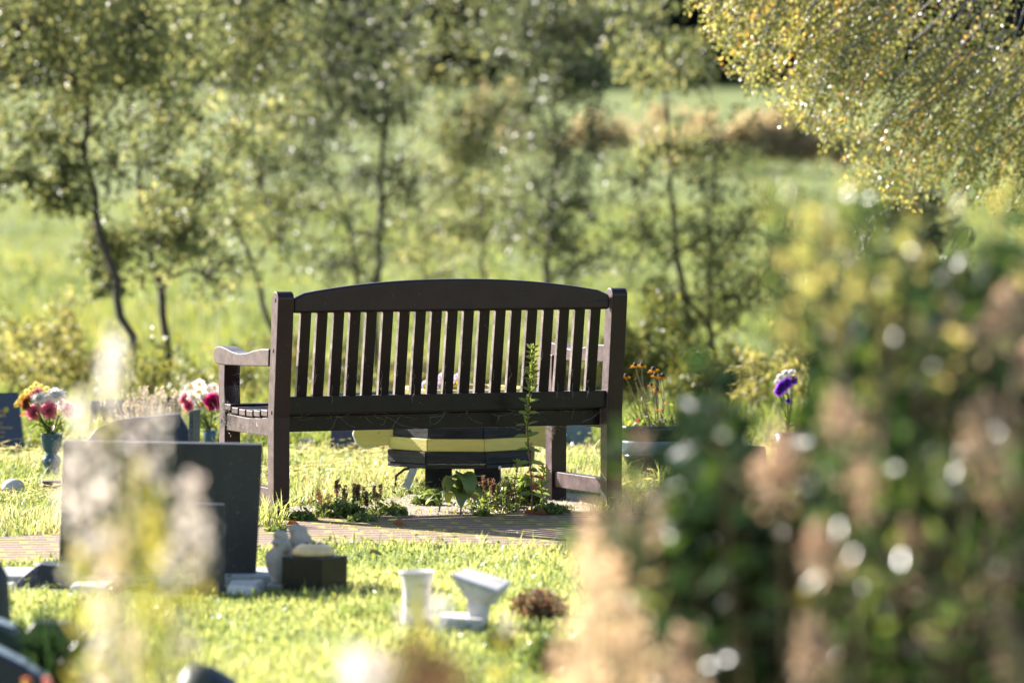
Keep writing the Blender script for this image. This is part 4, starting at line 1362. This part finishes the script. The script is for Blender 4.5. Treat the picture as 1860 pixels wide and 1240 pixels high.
# clover leaves and straw among the grass
X, Y = field_points(9000, 12.4, 24, 1.9, 3.2)
ok = ~inside(PATH, X, Y) & ~inside(SOIL, X, Y)
X, Y = X[ok], Y[ok]; n = len(X)
L = Leaves(); L.add(np.stack([X, Y, rng.uniform(.008, .04, n)], 1), rand_dirs(n, .1), rand_dirs(n, 1.3), rng.uniform(.012, .026, n), rng.uniform(.010, .018, n))
tag(L.build('lawn_clover', M['clover']), 'clover leaves mixed into the lawn grass', 'clover', kind='stuff')
X, Y = field_points(11000, 19.6, 24.5, 2.2, 3.2)
ok = ~inside(PATH, X, Y) & ~inside(SOIL, X, Y) & (vnoise(X, Y, 3, 9) > -.1)
X, Y = X[ok], Y[ok]; n = len(X)
D = rand_dirs(n, 0, .15)
L = Leaves(); L.add(np.stack([X, Y, rng.uniform(.015, .06, n)], 1), D, rand_dirs(n, 1), rng.uniform(.02, .06, n), .0026, rnd=rng.uniform(.8, 1, n))
tag(L.build('dry_clippings', M['grass']), 'dry straw coloured mown clippings lying on the rough grass', 'clippings', kind='stuff')
# moss and tiny weeds in the paver joints and on the soil
X, Y = [], []
th = R(9)
n = 60000
U = rng.uniform(-4, 4, n); K = rng.integers(100, 230, n) * .105
px_ = np.cos(th) * U - np.sin(th) * K; py_ = np.sin(th) * U + np.cos(th) * K
py_ = py_ + rng.normal(0, .005, n)
ok = inside(PATH, px_, py_) & (vnoise(px_, py_, 4, 21) > .12)
P = np.stack([px_[ok], py_[ok], np.full(ok.sum(), .006)], 1)
X, Y = field_points(8000, 18.4, 20.3, 1.2, 1.2)
k2 = inside(SOIL, X, Y) & (vnoise(X, Y, 7, 5) > .15)
P = np.concatenate([P, np.stack([X[k2], Y[k2], np.full(k2.sum(), .003)], 1)])
X, Y = field_points(9000, 16.9, 20, 2.4, 2.4)                # ragged grass creeping over the path edges
ed = np.array(PATH)
dmin = np.full(len(X), 9.0)
for i in range(len(ed)):
    a_, b_ = ed[i - 1], ed[i]
    t = np.clip(((X - a_[0]) * (b_[0] - a_[0]) + (Y - a_[1]) * (b_[1] - a_[1])) / ((b_ - a_) ** 2).sum(), 0, 1)
    dmin = np.minimum(dmin, np.hypot(X - a_[0] - t * (b_[0] - a_[0]), Y - a_[1] - t * (b_[1] - a_[1])))
k3 = (dmin < .05 * (1 + vnoise(X, Y, 9, 8)))
P2 = np.stack([X[k3], Y[k3], np.full(k3.sum(), .003)], 1)
n1 = len(P)
P = np.concatenate([P, P2]); n = len(P)
hh = np.where(np.arange(n) < n1, .009, .04) * rng.uniform(.5, 1.3, n)
o = blades_mesh('moss', P, hh, np.where(np.arange(n) < n1, .0035, .004), rng.uniform(.2, 1.2, n), M['lime_leaf'], np.clip(rng.normal(.45, .2, n), 0, 1))
tag(o, 'yellow green moss and weeds in the joints of the brick path', 'moss', kind='stuff')
# crumbs of soil and dry litter
X, Y = field_points(2600, 18.5, 20.2, 1.2, 1.2)
ok = inside(SOIL, X, Y); X, Y = X[ok], Y[ok]; n = len(X)
L = Leaves(); L.add(np.stack([X, Y, rng.uniform(.004, .012, n)], 1), rand_dirs(n, .1), rand_dirs(n, 1), rng.uniform(.006, .02, n), rng.uniform(.004, .009, n))
tag(L.build('soil_litter', M['bracken']), 'dry crumbs and leaf litter on the bare soil', 'litter', kind='stuff')
# meadow beyond the graves
n = 60000
Y = 24 + 60 * rng.random(n) ** 1.7
X = rng.uniform(-1, 1, n) * (3.2 + (Y - 24) * .16)
v = vnoise(X, Y, .8, 31)
h = .16 * (1 + .6 * v) * rng.uniform(.5, 1.4, n)
o = blades_mesh('meadow_grass', np.stack([X, Y, gz(Y) - .01], 1), np.maximum(h, .04), .012 * np.sqrt(Y / 24), rng.uniform(.1, .8, n), M['meadow'], np.clip(.45 + .25 * v + rng.normal(0, .15, n), 0, 1))
tag(o, 'tall meadow grass covering the field beyond the graves', 'grass', kind='stuff')


# ------------------------------------------------------------------ trees
def spray(L, c_, rad, n, ls, nsub=None, droop=-.25, colr=(0, 1), w=.5):
    """Leaves in small clumps spread through an ellipsoid: gaps stay between the clumps."""
    nsub = nsub or max(4, n // 15)
    d = rand_dirs(nsub) * rng.random(nsub)[:, None] ** .45
    sub = np.array(c_) + d * np.array(rad)
    k = rng.integers(0, nsub, n)
    tone = rng.uniform(-.25, .25, nsub)
    P = sub[k] + rng.normal(0, 1, (n, 3)) * np.array(rad) * .13
    rn = np.clip(rng.uniform(colr[0], colr[1], n) + tone[k], 0, 1)
    L.add(P, rand_dirs(n, droop), rand_dirs(n, .4), rng.uniform(.7, 1.25, n) * ls, rng.uniform(.75, 1.2, n) * ls * w, .12, .1, rnd=rn)
    return sub


def tree(label, stems, s, clusters, mat='tree_leaf', bark='bark', ls=.050, group='young trees on the field edge', name='young_tree', depth=.8, dens=2.0):
    """stems: list of (pixel points root to tip, base radius m); clusters: (px, py, rx, ry, n leaves)."""
    base = at(*stems[0][0][0], s); base.z = float(gz(s))
    rt = empty(name, base, label, 'tree', group)
    m = MB(); allp = []
    for j, (pp, r0) in enumerate(stems):
        pts = [at(x, y, s + .06 * i * ((-1) ** j)) for i, (x, y) in enumerate(pp)]
        if j == 0: pts[0] = base - Vector((0, 0, .1))
        fine = []
        for a, b in zip(pts[:-1], pts[1:]):
            for q in range(3): fine.append(a.lerp(b, q / 3) + Vector((random.gauss(0, .012), random.gauss(0, .012), 0)) * (1 if fine else 0))
        fine.append(pts[-1])
        m.tube(fine, [r0 * .78 * (1 - .8 * i / len(fine)) for i in range(len(fine))], 8)
        allp += fine
    L = Leaves()
    k_ = s / F_PX
    for (x, y, rx, ry, n) in clusters:
        c_ = at(x, y, s + random.uniform(-.5, .5) * depth)
        sub = spray(L, c_, (rx * 1.5 * k_, (rx + ry) * .65 * k_ * depth, ry * 1.55 * k_), int(n * dens), ls)
        near = sorted(allp, key=lambda p: (p - c_).length + max(0, p.z - c_.z) * 1.5)[0]
        mid = near.lerp(c_, .5) + Vector((0, 0, .05))
        m.tube([near, mid, c_], [.016, .011, .006], 5, False)
        for q in sub[rng.permutation(len(sub))[:min(16, len(sub))]]:
            m.tube([c_.lerp(mid, random.uniform(0, .6)), Vector(q)], [.006, .003], 4, False)
    m.build('trunk', M[bark], rt, smooth=True)
    L.build('crown', M[mat], rt)
    return rt


tree('young tree with a curving trunk near the yellow bouquet vase', [([(242, 700), (234, 610), (207, 510), (176, 390), (156, 270), (160, 140), (172, -30), (178, -160)], .045), ([(160, 180), (110, 110), (70, 40)], .018), ([(157, 250), (230, 150), (280, 60)], .018)], 33,
     [(60, 40, 60, 60, 420), (130, 20, 80, 60, 520), (230, 30, 80, 70, 520), (80, 150, 65, 60, 480), (170, 120, 70, 60, 420), (250, 140, 60, 70, 420), (60, 250, 65, 45, 360), (130, 230, 55, 50, 260), (110, 320, 60, 30, 300), (105, 360, 45, 25, 220), (195, 450, 42, 35, 420), (190, 520, 30, 20, 140), (210, 300, 40, 60, 150), (30, 310, 40, 30, 160), (120, -100, 140, 60, 500), (-40, 120, 60, 120, 500), (-60, 330, 60, 60, 260)])
tree('young tree with a forked trunk behind the lavender', [([(305, 705), (303, 600), (286, 510), (264, 400), (242, 260), (232, 140), (230, 0)], .042), ([(290, 540), (330, 440), (370, 360)], .02)], 33.6,
     [(285, 440, 48, 50, 420), (295, 375, 38, 30, 260), (350, 420, 50, 40, 200), (300, 200, 60, 60, 380), (330, 80, 70, 70, 480), (270, 300, 50, 50, 200), (360, 330, 50, 50, 200), (380, 500, 50, 40, 120), (300, -60, 90, 50, 300)])
tree('slim leaning tree with pale yellowish foliage', [([(520, 720), (500, 610), (470, 520), (440, 420), (425, 300), (420, 160), (430, 0)], .035)], 37,
     [(430, 110, 80, 70, 520), (400, 30, 80, 50, 420), (490, 60, 70, 70, 480), (430, 240, 80, 60, 420), (480, 330, 60, 50, 300), (420, 400, 60, 60, 260), (510, 430, 40, 60, 200), (400, 480, 70, 40, 160), (510, 200, 50, 50, 380), (440, -70, 120, 50, 360)])
tree('dark leafed tree with twin trunks standing beyond the arched top rail', [([(684, 700), (685, 515), (690, 400), (696, 290), (702, 210), (694, 90), (690, -40)], .05), ([(652, 690), (650, 520), (640, 430), (600, 320), (560, 240)], .03), ([(700, 230), (640, 190), (580, 200)], .022)], 40,
     [(640, 180, 90, 45, 760), (570, 220, 60, 50, 520), (720, 200, 50, 45, 360), (540, 290, 60, 45, 420), (600, 120, 70, 40, 420), (640, 320, 45, 45, 220), (740, 340, 45, 45, 260), (560, 380, 70, 50, 320), (680, 430, 60, 60, 220), (620, 480, 60, 40, 260), (640, 40, 80, 60, 420), (730, 60, 60, 60, 300), (560, 60, 50, 50, 340), (640, -60, 120, 40, 300)], 'tree_leaf_dark')
tree('slender tree with greyish green foliage rising over the middle slats', [([(880, 700), (879, 500), (878, 420), (870, 330), (862, 240), (850, 150)], .03)], 43,
     [(840, 210, 55, 50, 420), (880, 270, 60, 50, 420), (830, 330, 50, 50, 320), (890, 370, 50, 40, 280), (850, 430, 60, 45, 260), (800, 270, 40, 60, 240), (790, 420, 60, 40, 260), (910, 200, 40, 40, 200), (770, 130, 50, 60, 220), (840, 70, 70, 50, 300), (820, -20, 110, 50, 360)])
tree('tall straight tree with the darkest crown beyond the bench', [([(990, 700), (994, 505), (1001, 400), (1008, 290), (1012, 190), (1010, 60), (1008, -60)], .048), ([(1010, 150), (1080, 90), (1130, 40)], .022), ([(1001, 400), (960, 320), (930, 260)], .015)], 41,
     [(1050, 60, 90, 50, 900), (1120, 50, 60, 50, 520), (960, 60, 70, 60, 520), (1010, 130, 60, 40, 420), (960, 190, 40, 45, 260), (1060, 150, 50, 40, 320), (1000, 260, 50, 50, 340), (970, 330, 50, 60, 300), (1040, 370, 45, 45, 320), (1000, 440, 60, 40, 360), (930, 400, 50, 50, 260), (1080, 270, 40, 60, 180), (1060, 480, 60, 30, 260), (1000, -50, 160, 40, 420)], 'tree_leaf_dark')
tree('open branched tree with a wide fork standing beyond the glazed pot', [([(1262, 720), (1245, 560), (1228, 460), (1220, 350), (1214, 240), (1206, 120), (1200, 0)], .042), ([(1240, 520), (1300, 610), (1352, 560), (1400, 490), (1440, 330)], .03), ([(1296, 640), (1288, 500), (1290, 390), (1302, 240)], .03), ([(1214, 480), (1170, 400), (1150, 340)], .015)], 37.5,
     [(1190, 60, 70, 50, 480), (1220, 130, 60, 40, 380), (1170, 130, 40, 40, 240), (1210, 260, 45, 45, 300), (1160, 330, 45, 50, 240), (1260, 330, 45, 50, 280), (1300, 260, 50, 50, 240), (1180, 430, 60, 50, 380), (1270, 440, 50, 50, 300), (1330, 420, 50, 60, 300), (1390, 380, 50, 60, 300), (1370, 500, 60, 50, 340), (1320, 540, 50, 40, 300), (1200, 540, 60, 50, 420), (1440, 470, 50, 60, 300), (1260, 590, 60, 40, 360), (1170, -40, 120, 40, 360)], dens=1.35)
tree('dark green young tree half hidden by the yellow leaved shrub', [([(1660, 700), (1655, 560), (1650, 450), (1640, 360)], .03)], 34,
     [(1640, 380, 55, 50, 800), (1690, 420, 50, 40, 400), (1600, 430, 50, 40, 260), (1560, 520, 70, 60, 300), (1700, 540, 90, 60, 400)], 'tree_leaf_dark')
tree('small tree with thin foliage between the arched rail and tall straight tree', [([(775, 700), (770, 520), (768, 420), (750, 300)], .02)], 45, [(760, 400, 50, 40, 160), (740, 470, 50, 40, 160), (800, 500, 50, 40, 160), (750, 300, 40, 40, 160)])


# the drooping autumn birch: weeping strands of small leaves
def birch():
    s = 25.0
    base = at(2210, 900, s); base.z = float(gz(s))
    rt = empty('weeping_birch', base, 'weeping birch with small golden and orange autumn leaves hanging above the shrub', 'tree')
    m = MB()
    trunk = [base - Vector((0, 0, .1)), at(2190, 600, s), at(2160, 200, s), at(2110, -250, s), at(2080, -700, s)]
    m.tube(trunk, [.12, .11, .10, .08, .05], 10)
    L = Leaves()
    edge = [(1225, -20), (1270, 45), (1310, 105), (1350, 165), (1420, 205), (1480, 235), (1500, 290), (1560, 345), (1620, 372), (1690, 350), (1760, 368), (1830, 380), (1920, 395), (2060, 420), (2240, 440)]
    ex = [p[0] for p in edge]; ey = [p[1] for p in edge]
    ns = 290
    for i in range(ns):
        x1 = random.uniform(1232, 2240)
        bot = np.interp(x1, ex, ey) - abs(random.gauss(0, 1)) * 95 * (1 if random.random() < .75 else 2.4) + 8
        if random.random() < .28: bot = np.interp(x1, ex, ey) + random.uniform(-14, 6)
        ds = random.uniform(-.9, .9)
        tip = at(x1, bot, s + ds)
        ln = random.uniform(.35, .8)
        slope = random.uniform(.35, .95)
        topp = tip + Vector((ln * slope, random.uniform(-.1, .1), ln))
        mid = tip.lerp(topp, .5) + Vector((-.05, 0, .06))
        m.tube([topp, mid, tip], [.006, .004, .002], 4, False)
        n = int(95 + ln * 150)
        t = rng.random(n)[:, None]
        P = (1 - t) ** 2 * np.array(tip) + 2 * t * (1 - t) * np.array(mid) + t ** 2 * np.array(topp) + rng.normal(0, 1, (n, 3)) * random.choice([.018, .025, .04])
        tone = .40 + random.gauss(0, .2)
        L.add(P, rand_dirs(n, -.7), rand_dirs(n, .3), rng.uniform(.015, .027, n), rng.uniform(.012, .020, n), .1, .1, rnd=np.clip(rng.normal(tone, .2, n), 0, 1))
    for k in range(26):                                     # limbs that carry the strands
        x = random.uniform(1330, 2150); y = random.uniform(-320, -40) + max(0, (x - 1500)) * .12
        e = at(x, y, s + random.uniform(-.7, .7))
        a = trunk[random.choice([2, 3, 3, 4])]
        m.tube([a, a.lerp(e, .5) + Vector((0, 0, .35)), e], [.045, .025, .008], 6, False)
    for k in range(14):
        x = random.uniform(1560, 1900); y0 = random.uniform(-60, 60)
        a = at(x, y0 - 120, s + random.uniform(-.3, .3)); b = at(x + random.uniform(-90, 20), y0 + random.uniform(90, 200), s + random.uniform(-.3, .3))
        m.tube([a, a.lerp(b, .5) + Vector((.02, 0, .02)), b], [.008, .005, .002], 5, False)
    m.build('trunk', M['birchbark'], rt, smooth=True)
    L.build('crown', M['birch_leaf'], rt)
birch()


# scrub at the near edge of the field
def scrub(label, x, s, wpx, ytop, n, mat, ls, group='scrub bushes along the field edge', name='scrub_bush'):
    n = int(n * 1.8)
    k_ = s / F_PX
    b = Vector((at(x, 600, s).x, s, float(gz(s))))
    h = at(x, ytop, s).z - b.z
    rt = empty(name, b, label, 'bush', group)
    L = Leaves(); m = MB()
    for j in range(7):
        u = random.uniform(-1, 1)
        hh = h * (1 - .35 * u * u) * random.uniform(.55, .95)
        c_ = b + Vector((u * wpx * .5 * k_, random.uniform(-.3, .3), hh * .62))
        spray(L, c_, (wpx * .22 * k_, .28, hh * .42), n // 7, ls, droop=.3, w=.4)
        m.tube([b + Vector((u * .05, 0, -.05)), b.lerp(c_, .5) + Vector((random.gauss(0, .04), 0, 0)), c_ + Vector((0, 0, hh * .3))], [.014, .009, .003], 5, False)
    m.build('stems', M['stem_brown'], rt)
    L.build('foliage', M[mat], rt)
for a in [('yellow green scrub bush beyond the navy plaque, at the picture edge', -20, 30, 230, 520, 1100, 'scrub_leaf', .05), ('broad yellow scrub bush beyond the mixed bouquet', 90, 31.5, 240, 500, 1200, 'scrub_leaf', .05),
          ('yellow scrub bush at the foot of the curving young tree', 200, 32, 220, 545, 900, 'scrub_leaf', .05), ('olive scrub bush between the two left young trees and lavender', 290, 29, 180, 600, 800, 'scrub_green', .045),
          ('low olive scrub bush beyond the daisy pot and armrest', 390, 28.5, 140, 620, 700, 'scrub_green', .045), ('pale scrub bush beyond the bench rear post', 480, 33, 180, 570, 700, 'scrub_leaf', .05),
          ('low pale scrub bush seen between the first back slats', 610, 31, 150, 615, 700, 'scrub_green', .045), ('low yellow scrub bush seen through the middle slats', 760, 32, 150, 620, 700, 'scrub_leaf', .05),
          ('olive scrub bush seen through the slats near the pansies', 900, 30, 150, 610, 700, 'scrub_green', .045), ('olive scrub bush seen through the last back slats', 1060, 31, 150, 560, 900, 'scrub_green', .05),
          ('tall olive scrub bush beyond the withering rudbeckia', 1180, 30, 150, 500, 1300, 'scrub_green', .05), ('dark scrub bush below the wide forked tree', 1300, 29.5, 150, 560, 1100, 'scrub_green', .05),
          ('pale yellow scrub bush beyond the purple flowers', 1410, 28.5, 140, 560, 1000, 'scrub_leaf', .05), ('scrub bush mostly hidden behind the leafy shrub', 1540, 29, 160, 560, 900, 'scrub_green', .05)]:
    scrub(*a)
for a in [('brown bracken bank at the edge of the far field', 1225, 100, 170, 168, 1100, 'bracken', .16), ('wide pinkish brown bracken bank under the birch', 1400, 98, 300, 172, 2600, 'bracken', .20), ('small tan bracken patch beyond the greyish tree', 900, 104, 110, 120, 700, 'bracken', .16), ('low tan bracken patch beside the darkest crowned tree', 1080, 108, 150, 190, 900, 'bracken', .16)]:
    scrub(*a, group='bracken banks on the far field', name='bracken')
# loose scrub scattered over the sunny field: too soft to count
L = Leaves()
for i in range(260):
    s_ = 44 + 90 * random.random() ** 1.2
    x_ = random.uniform(-1, 1) * (5 + s_ * .12)
    if random.random() < .35: continue
    h_ = random.uniform(.35, 1.2)
    spray(L, (x_, s_, float(gz(s_)) + h_ * .4), (random.uniform(.5, 1.5), .5, h_ * .5), 130, .085, droop=.3, colr=(0, .9))
tag(L.build('field_scrub', M['field_leaf']), 'soft pale green scrub scattered over the sunny field', 'scrub', kind='stuff')
# dark woodland that closes the view: reads as one mass
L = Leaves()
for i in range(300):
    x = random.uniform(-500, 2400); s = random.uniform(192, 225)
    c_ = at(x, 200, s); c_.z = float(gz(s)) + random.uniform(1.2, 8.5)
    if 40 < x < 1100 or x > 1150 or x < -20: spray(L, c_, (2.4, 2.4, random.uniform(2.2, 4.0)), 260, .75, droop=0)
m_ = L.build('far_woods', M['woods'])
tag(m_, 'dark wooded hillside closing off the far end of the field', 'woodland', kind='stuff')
# ------------------------------------------------------------------ plants close to the camera
def panicle(L, c_, ax, ln, rad, n, ls, rn=(0, 1)):
    """A flower head: tufts of small petals set unevenly along an axis, thinner at the tip."""
    ax = np.array(Vector(ax).normalized())
    k = random.randint(5, 9)
    tt = np.linspace(0, 1, k)
    d = rand_dirs(k); d = nrm(d - ax * (d @ ax)[:, None])
    sub = np.array(c_) + ax * (tt * ln)[:, None] + d * (rad * .65 * (1 - .7 * tt) * rng.random(k))[:, None]
    sz = rad * (1 - .6 * tt) * rng.uniform(.42, .66, k)
    tone = rng.uniform(-.25, .25, k)
    i = rng.integers(0, k, n)
    v = rng.normal(size=(n, 3)) * sz[i][:, None]
    v += ax * (v @ ax)[:, None] * .5
    L.add(sub[i] + v, nrm(nrm(v) + ax * .5), rand_dirs(n, .3), rng.uniform(.7, 1.3, n) * ls, ls * .75, .2, .1, rnd=np.clip(rng.uniform(rn[0], rn[1], n) + tone[i], 0, 1))


def big_shrub():
    base = Vector((.52, 8.4, 0))
    rt = empty('leafy_shrub', base, 'large dark leafy shrub with yellow leaf tips and dead brown flower heads, close by', 'shrub')
    m = MB(); L = Leaves(); Y = Leaves()
    tips = []
    # outline of the top, pixels
    ex = [1120, 1190, 1235, 1262, 1310, 1350, 1400, 1465, 1495, 1530, 1600, 1700, 1800, 1900, 2200]
    ey = [1010, 930, 860, 620, 600, 800, 900, 880, 540, 420, 400, 440, 400, 380, 400]
    for i in range(130):
        x = random.uniform(1130, 2150); s = random.uniform(7.7, 9.3)
        yt = np.interp(x, ex, ey) + abs(random.gauss(0, 1)) * 190 + 10
        tip = at(x, yt, s)
        b = base + Vector(((tip.x - base.x) * .55 + random.gauss(0, .04), (tip.y - base.y) * .6, 0))
        mid = b.lerp(tip, .55) + Vector((random.gauss(0, .03), random.gauss(0, .03), 0))
        m.tube([b, mid, tip], [.007, .005, .0022], 5, False)
        n = 19
        t = rng.uniform(.25, 1.0, n)[:, None]
        P = (1 - t) ** 2 * np.array(b) + 2 * t * (1 - t) * np.array(mid) + t ** 2 * np.array(tip)
        a = rng.random(n) * 6.28
        D = np.stack([np.cos(a), np.sin(a), rng.uniform(-.3, .9, n)], 1)
        ls = rng.uniform(.055, .105, n)
        yel = (rng.random(n) < np.clip((t[:, 0] - .74) * 4, 0, .5)) & (yt < 640)
        yel |= rng.random(n) < .035
        for sel, T in ((~yel, L), (yel, Y)):
            q_ = 1.0 if T is L else .6
            if sel.any(): T.add(P[sel], D[sel], rand_dirs(sel.sum(), .6), ls[sel] * q_, ls[sel] * .42 * q_, .2, .25)
    # a few stray shoots reaching out past the bench end
    for x, y in [(1065, 925), (1050, 960), (1085, 900), (1108, 790), (1112, 860), (1140, 960), (1165, 940), (1200, 890)]:
        s = random.uniform(7.6, 8.6)
        tip = at(x, y, s); b = base + Vector((-.12, 0, .45)); mid = b.lerp(tip, .6) + Vector((0, 0, -.03))
        m.tube([b, mid, tip], [.003, .0022, .001], 4, False)
        n = 4
        P = np.array(mid) * .25 + np.array(tip) * .75 + rng.normal(0, .012, (n, 3))
        D = rand_dirs(n, .4); ls = rng.uniform(.05, .08, n)
        L.add(P, D, rand_dirs(n, .3), ls, ls * .45, .2, .2, rnd=rng.uniform(.5, 1, n))
    # dense inner leaves low down
    n = 6500
    px_ = rng.uniform(1130, 2100, n); s_ = rng.uniform(8.2, 10.6, n)
    py_ = np.interp(px_, [1140, 1230, 1275, 1330, 1400, 1470, 1520, 1600, 2100], [1010, 900, 720, 820, 960, 930, 600, 530, 520]) + np.abs(rng.normal(0, 1, n)) * 330
    P = np.array([list(at(a, b, c_)) for a, b, c_ in zip(px_, py_, s_)])
    P = P[P[:, 2] > .03]; n = len(P)
    ls = rng.uniform(.06, .11, n)
    L.add(P, rand_dirs(n, .3), rand_dirs(n, .4), ls, ls * .42, .2, .25)
    # small glossy leaves catching the sun, and thin upright shoots
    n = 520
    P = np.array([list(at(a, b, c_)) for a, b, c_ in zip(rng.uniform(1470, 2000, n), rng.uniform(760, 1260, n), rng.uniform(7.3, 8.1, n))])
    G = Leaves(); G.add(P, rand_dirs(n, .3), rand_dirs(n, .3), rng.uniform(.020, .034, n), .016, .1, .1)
    for i in range(44):
        x = random.uniform(1385, 1900) if i % 2 else random.uniform(1390, 1640); s = random.uniform(7.8, 9)
        tip = at(x, random.uniform(330, 430), s); b = at(x + random.uniform(-30, 60), 640, s)
        m.tube([b, b.lerp(tip, .5) + Vector((random.gauss(0, .008), 0, 0)), tip], [.003, .0025, .001], 4, False)
        n = 11; t = rng.random(n)[:, None]
        P = np.array(b) * (1 - t) + np.array(tip) * t
        sm = rng.uniform(.025, .05, n)
        T = Y if random.random() < .45 else G
        T.add(P, rand_dirs(n, .9), rand_dirs(n, .2), sm, sm * .4, .2, .2)
    m.build('stems', M['stem_brown'], rt)
    L.build('green_leaves', M['laurel'], rt)
    G.build('shiny_leaves', M['glint_leaf'], rt)
    Y.build('yellow_leaves', M['yellow_leaf'], rt)
    heads = [(1422, 850, 46, 95), (1545, 770, 34, 95), (1572, 900, 36, 110), (1640, 1005, 38, 105), (1800, 580, 34, 100), (1765, 790, 36, 105), (1822, 880, 36, 110), (1250, 1210, 34, 100),
             (1470, 1180, 28, 85), (1690, 1150, 36, 105), (1790, 1060, 30, 95), (1845, 1190, 36, 110), (1500, 1000, 24, 75), (1850, 690, 30, 100), (1900, 950, 38, 120), (1960, 700, 38, 120), (1980, 1150, 38, 120)]
    for x, y, r_, ln in heads:
        s = random.uniform(7.3, 8.0); k_ = s / F_PX
        H = Leaves()
        c_ = at(x, y + ln * .4, s)
        panicle(H, c_, (random.uniform(-.55, .55), random.uniform(-.3, .3), 1), ln * random.uniform(.7, 1.1) * k_, r_ * random.uniform(.65, 1.1) * k_, int(70 + r_ * 3), .015)
        o = H.build('dead_blossom', M['dead_flower'], rt)
        st = MB()
        b = Vector((c_.x * .75 + base.x * .25, c_.y + .3, 0))
        st.tube([b, b.lerp(c_, .6) + Vector((random.gauss(0, .02), 0, 0)), c_], [.005, .004, .003], 5, False)
        st.build('flower_stalk', M['stem_brown'], o)


big_shrub()


def plumes(name, label, spikes, s0, mat, n, ls, leaf=None, cat='plant', stem='stem_green', nleaf=0, part='blossom', lspec=None):
    xs_ = [p[0] for p in spikes]
    cx = at(sum(xs_) / len(xs_), 620, s0).x
    base = Vector((cx, s0, 0))
    rt = empty(name, base, label, cat)
    paths = []
    L = Leaves()
    for (x, y, r_, ln, *mm) in spikes:
        s = s0 + random.uniform(-.35, .35); k_ = s / F_PX
        H = Leaves()
        top = at(x, y, s); c_ = top - Vector((0, 0, ln * k_))
        b = base + Vector(((c_.x - base.x) * .6, (s - s0), 0))
        ax = Vector((top.x - b.x, 0, top.z)).normalized() + Vector((random.gauss(0, .05), 0, 0))
        panicle(H, c_, ax, ln * k_, r_ * k_, int(n * (mm[1] if len(mm) > 1 else 1)), ls)
        H.build(part, M[mm[0] if mm else mat], rt)
        paths.append(([b, b.lerp(c_, .5) + Vector((random.gauss(0, .015), 0, 0)), c_, top], [.004, .0035, .0025, .001]))
        if nleaf:
            t = rng.uniform(.35, 1.0, nleaf)[:, None]
            P = np.array(b) + (np.array(c_) - np.array(b)) * t + rng.normal(0, .008, (nleaf, 3))
            a = rng.random(nleaf) * 6.28
            l_ = rng.uniform(.03, .07, nleaf)
            L.add(P, np.stack([np.cos(a), np.sin(a), rng.uniform(.2, 1.4, nleaf)], 1), rand_dirs(nleaf, .5), l_, l_ * .18, .2, .2)
    tube_obj('stems', paths, M[stem], rt)
    if nleaf: L.build('leaves', M[leaf], rt)


# pale flowering stems at the left, very close
plumes('pale_flower_stems', 'tall pale pink and cream flower stems with lime leaves in front of the grey headstone',
       [(205, 625, 18, 80, 'white_petal', .6), (206, 690, 14, 110, 'pale_petal', .3), (196, 1130, 26, 200, 'pale_petal', .6), (240, 1150, 24, 180, 'plume', .4), (160, 745, 34, 230, 'pale_petal', .8), (185, 860, 38, 260, 'pale_petal', .9), (255, 755, 22, 140, 'pale_petal', .25), (300, 760, 22, 150, 'pale_petal', .2), (350, 880, 18, 90, 'pale_petal', .45), (320, 960, 18, 80, 'pale_petal', .35), (372, 960, 14, 70, 'pale_petal', .25),
        (215, 980, 36, 250, 'plume', .6), (270, 1000, 30, 240, 'lime_leaf', .5), (240, 860, 30, 200, 'lime_leaf', .5), (225, 1120, 40, 200, 'pale_petal', .5), (300, 900, 26, 160, 'lime_leaf', .35), (130, 830, 20, 120, 'pale_petal', .4), (330, 1130, 20, 90, 'pale_petal', .3)],
       7.3, 'pale_petal', 125, .013, 'lime_leaf', 'plant', 'stem_green', 16)
# beige plumes in front of the shrub
plumes('dry_plumes', 'dry beige feathery plumes standing in front of the dark shrub',
       [(1085, 940, 24, 150, 'plume', .8), (1072, 1020, 36, 200, 'plume', 1.1), (1125, 1020, 30, 190, 'plume', 1), (1060, 1130, 36, 180, 'plume', 1.1), (1150, 1120, 38, 180, 'plume', 1), (1108, 1150, 46, 200, 'plume', 1.2), (1195, 1190, 32, 150, 'plume', .7), (1165, 800, 8, 90, 'dead_flower', .12), (1138, 890, 10, 90, 'dead_flower', .2), (1190, 900, 12, 90, 'dead_flower', .2), (1040, 1190, 26, 140, 'plume', .7)],
       7.4, 'plume', 150, .013, 'weed_leaf', 'plant', 'stem_brown', 5)
# reddish sedum heads at the bottom edge
plumes('sedum', 'reddish brown flower heads with one white bloom at the bottom of the view',
       [(735, 1185, 34, 90, 'heather', .8), (770, 1170, 22, 90, 'heather', .6), (790, 1205, 40, 90, 'heather', .8), (700, 1215, 30, 80, 'dead_flower', .7), (655, 1198, 26, 50, 'white_petal', .8), (685, 1200, 18, 40, 'pale_petal', .5), (830, 1225, 40, 80, 'heather', .7)],
       6.6, 'heather', 260, .010, 'weed_leaf', 'plant', 'stem_brown', 6, part='blossom')
# a slim stem with small white blooms before the white vase
plumes('white_flowered_stem', 'slim green stems with tiny white blooms in front of the white stone vase',
       [(792, 1082, 14, 24, 'white_petal', .35), (806, 1098, 12, 22, 'white_petal', .3), (765, 1064, 14, 50, 'lime_leaf', .4), (730, 1110, 10, 20, 'pale_petal', .2), (920, 1120, 12, 22, 'pale_petal', .25), (760, 1120, 16, 60, 'lime_leaf', .3), (905, 1150, 18, 70, 'weed_leaf', .5)],
       9.3, 'white_petal', 90, .010, 'lime_leaf', 'plant', 'stem_green', 6, part='blossom')
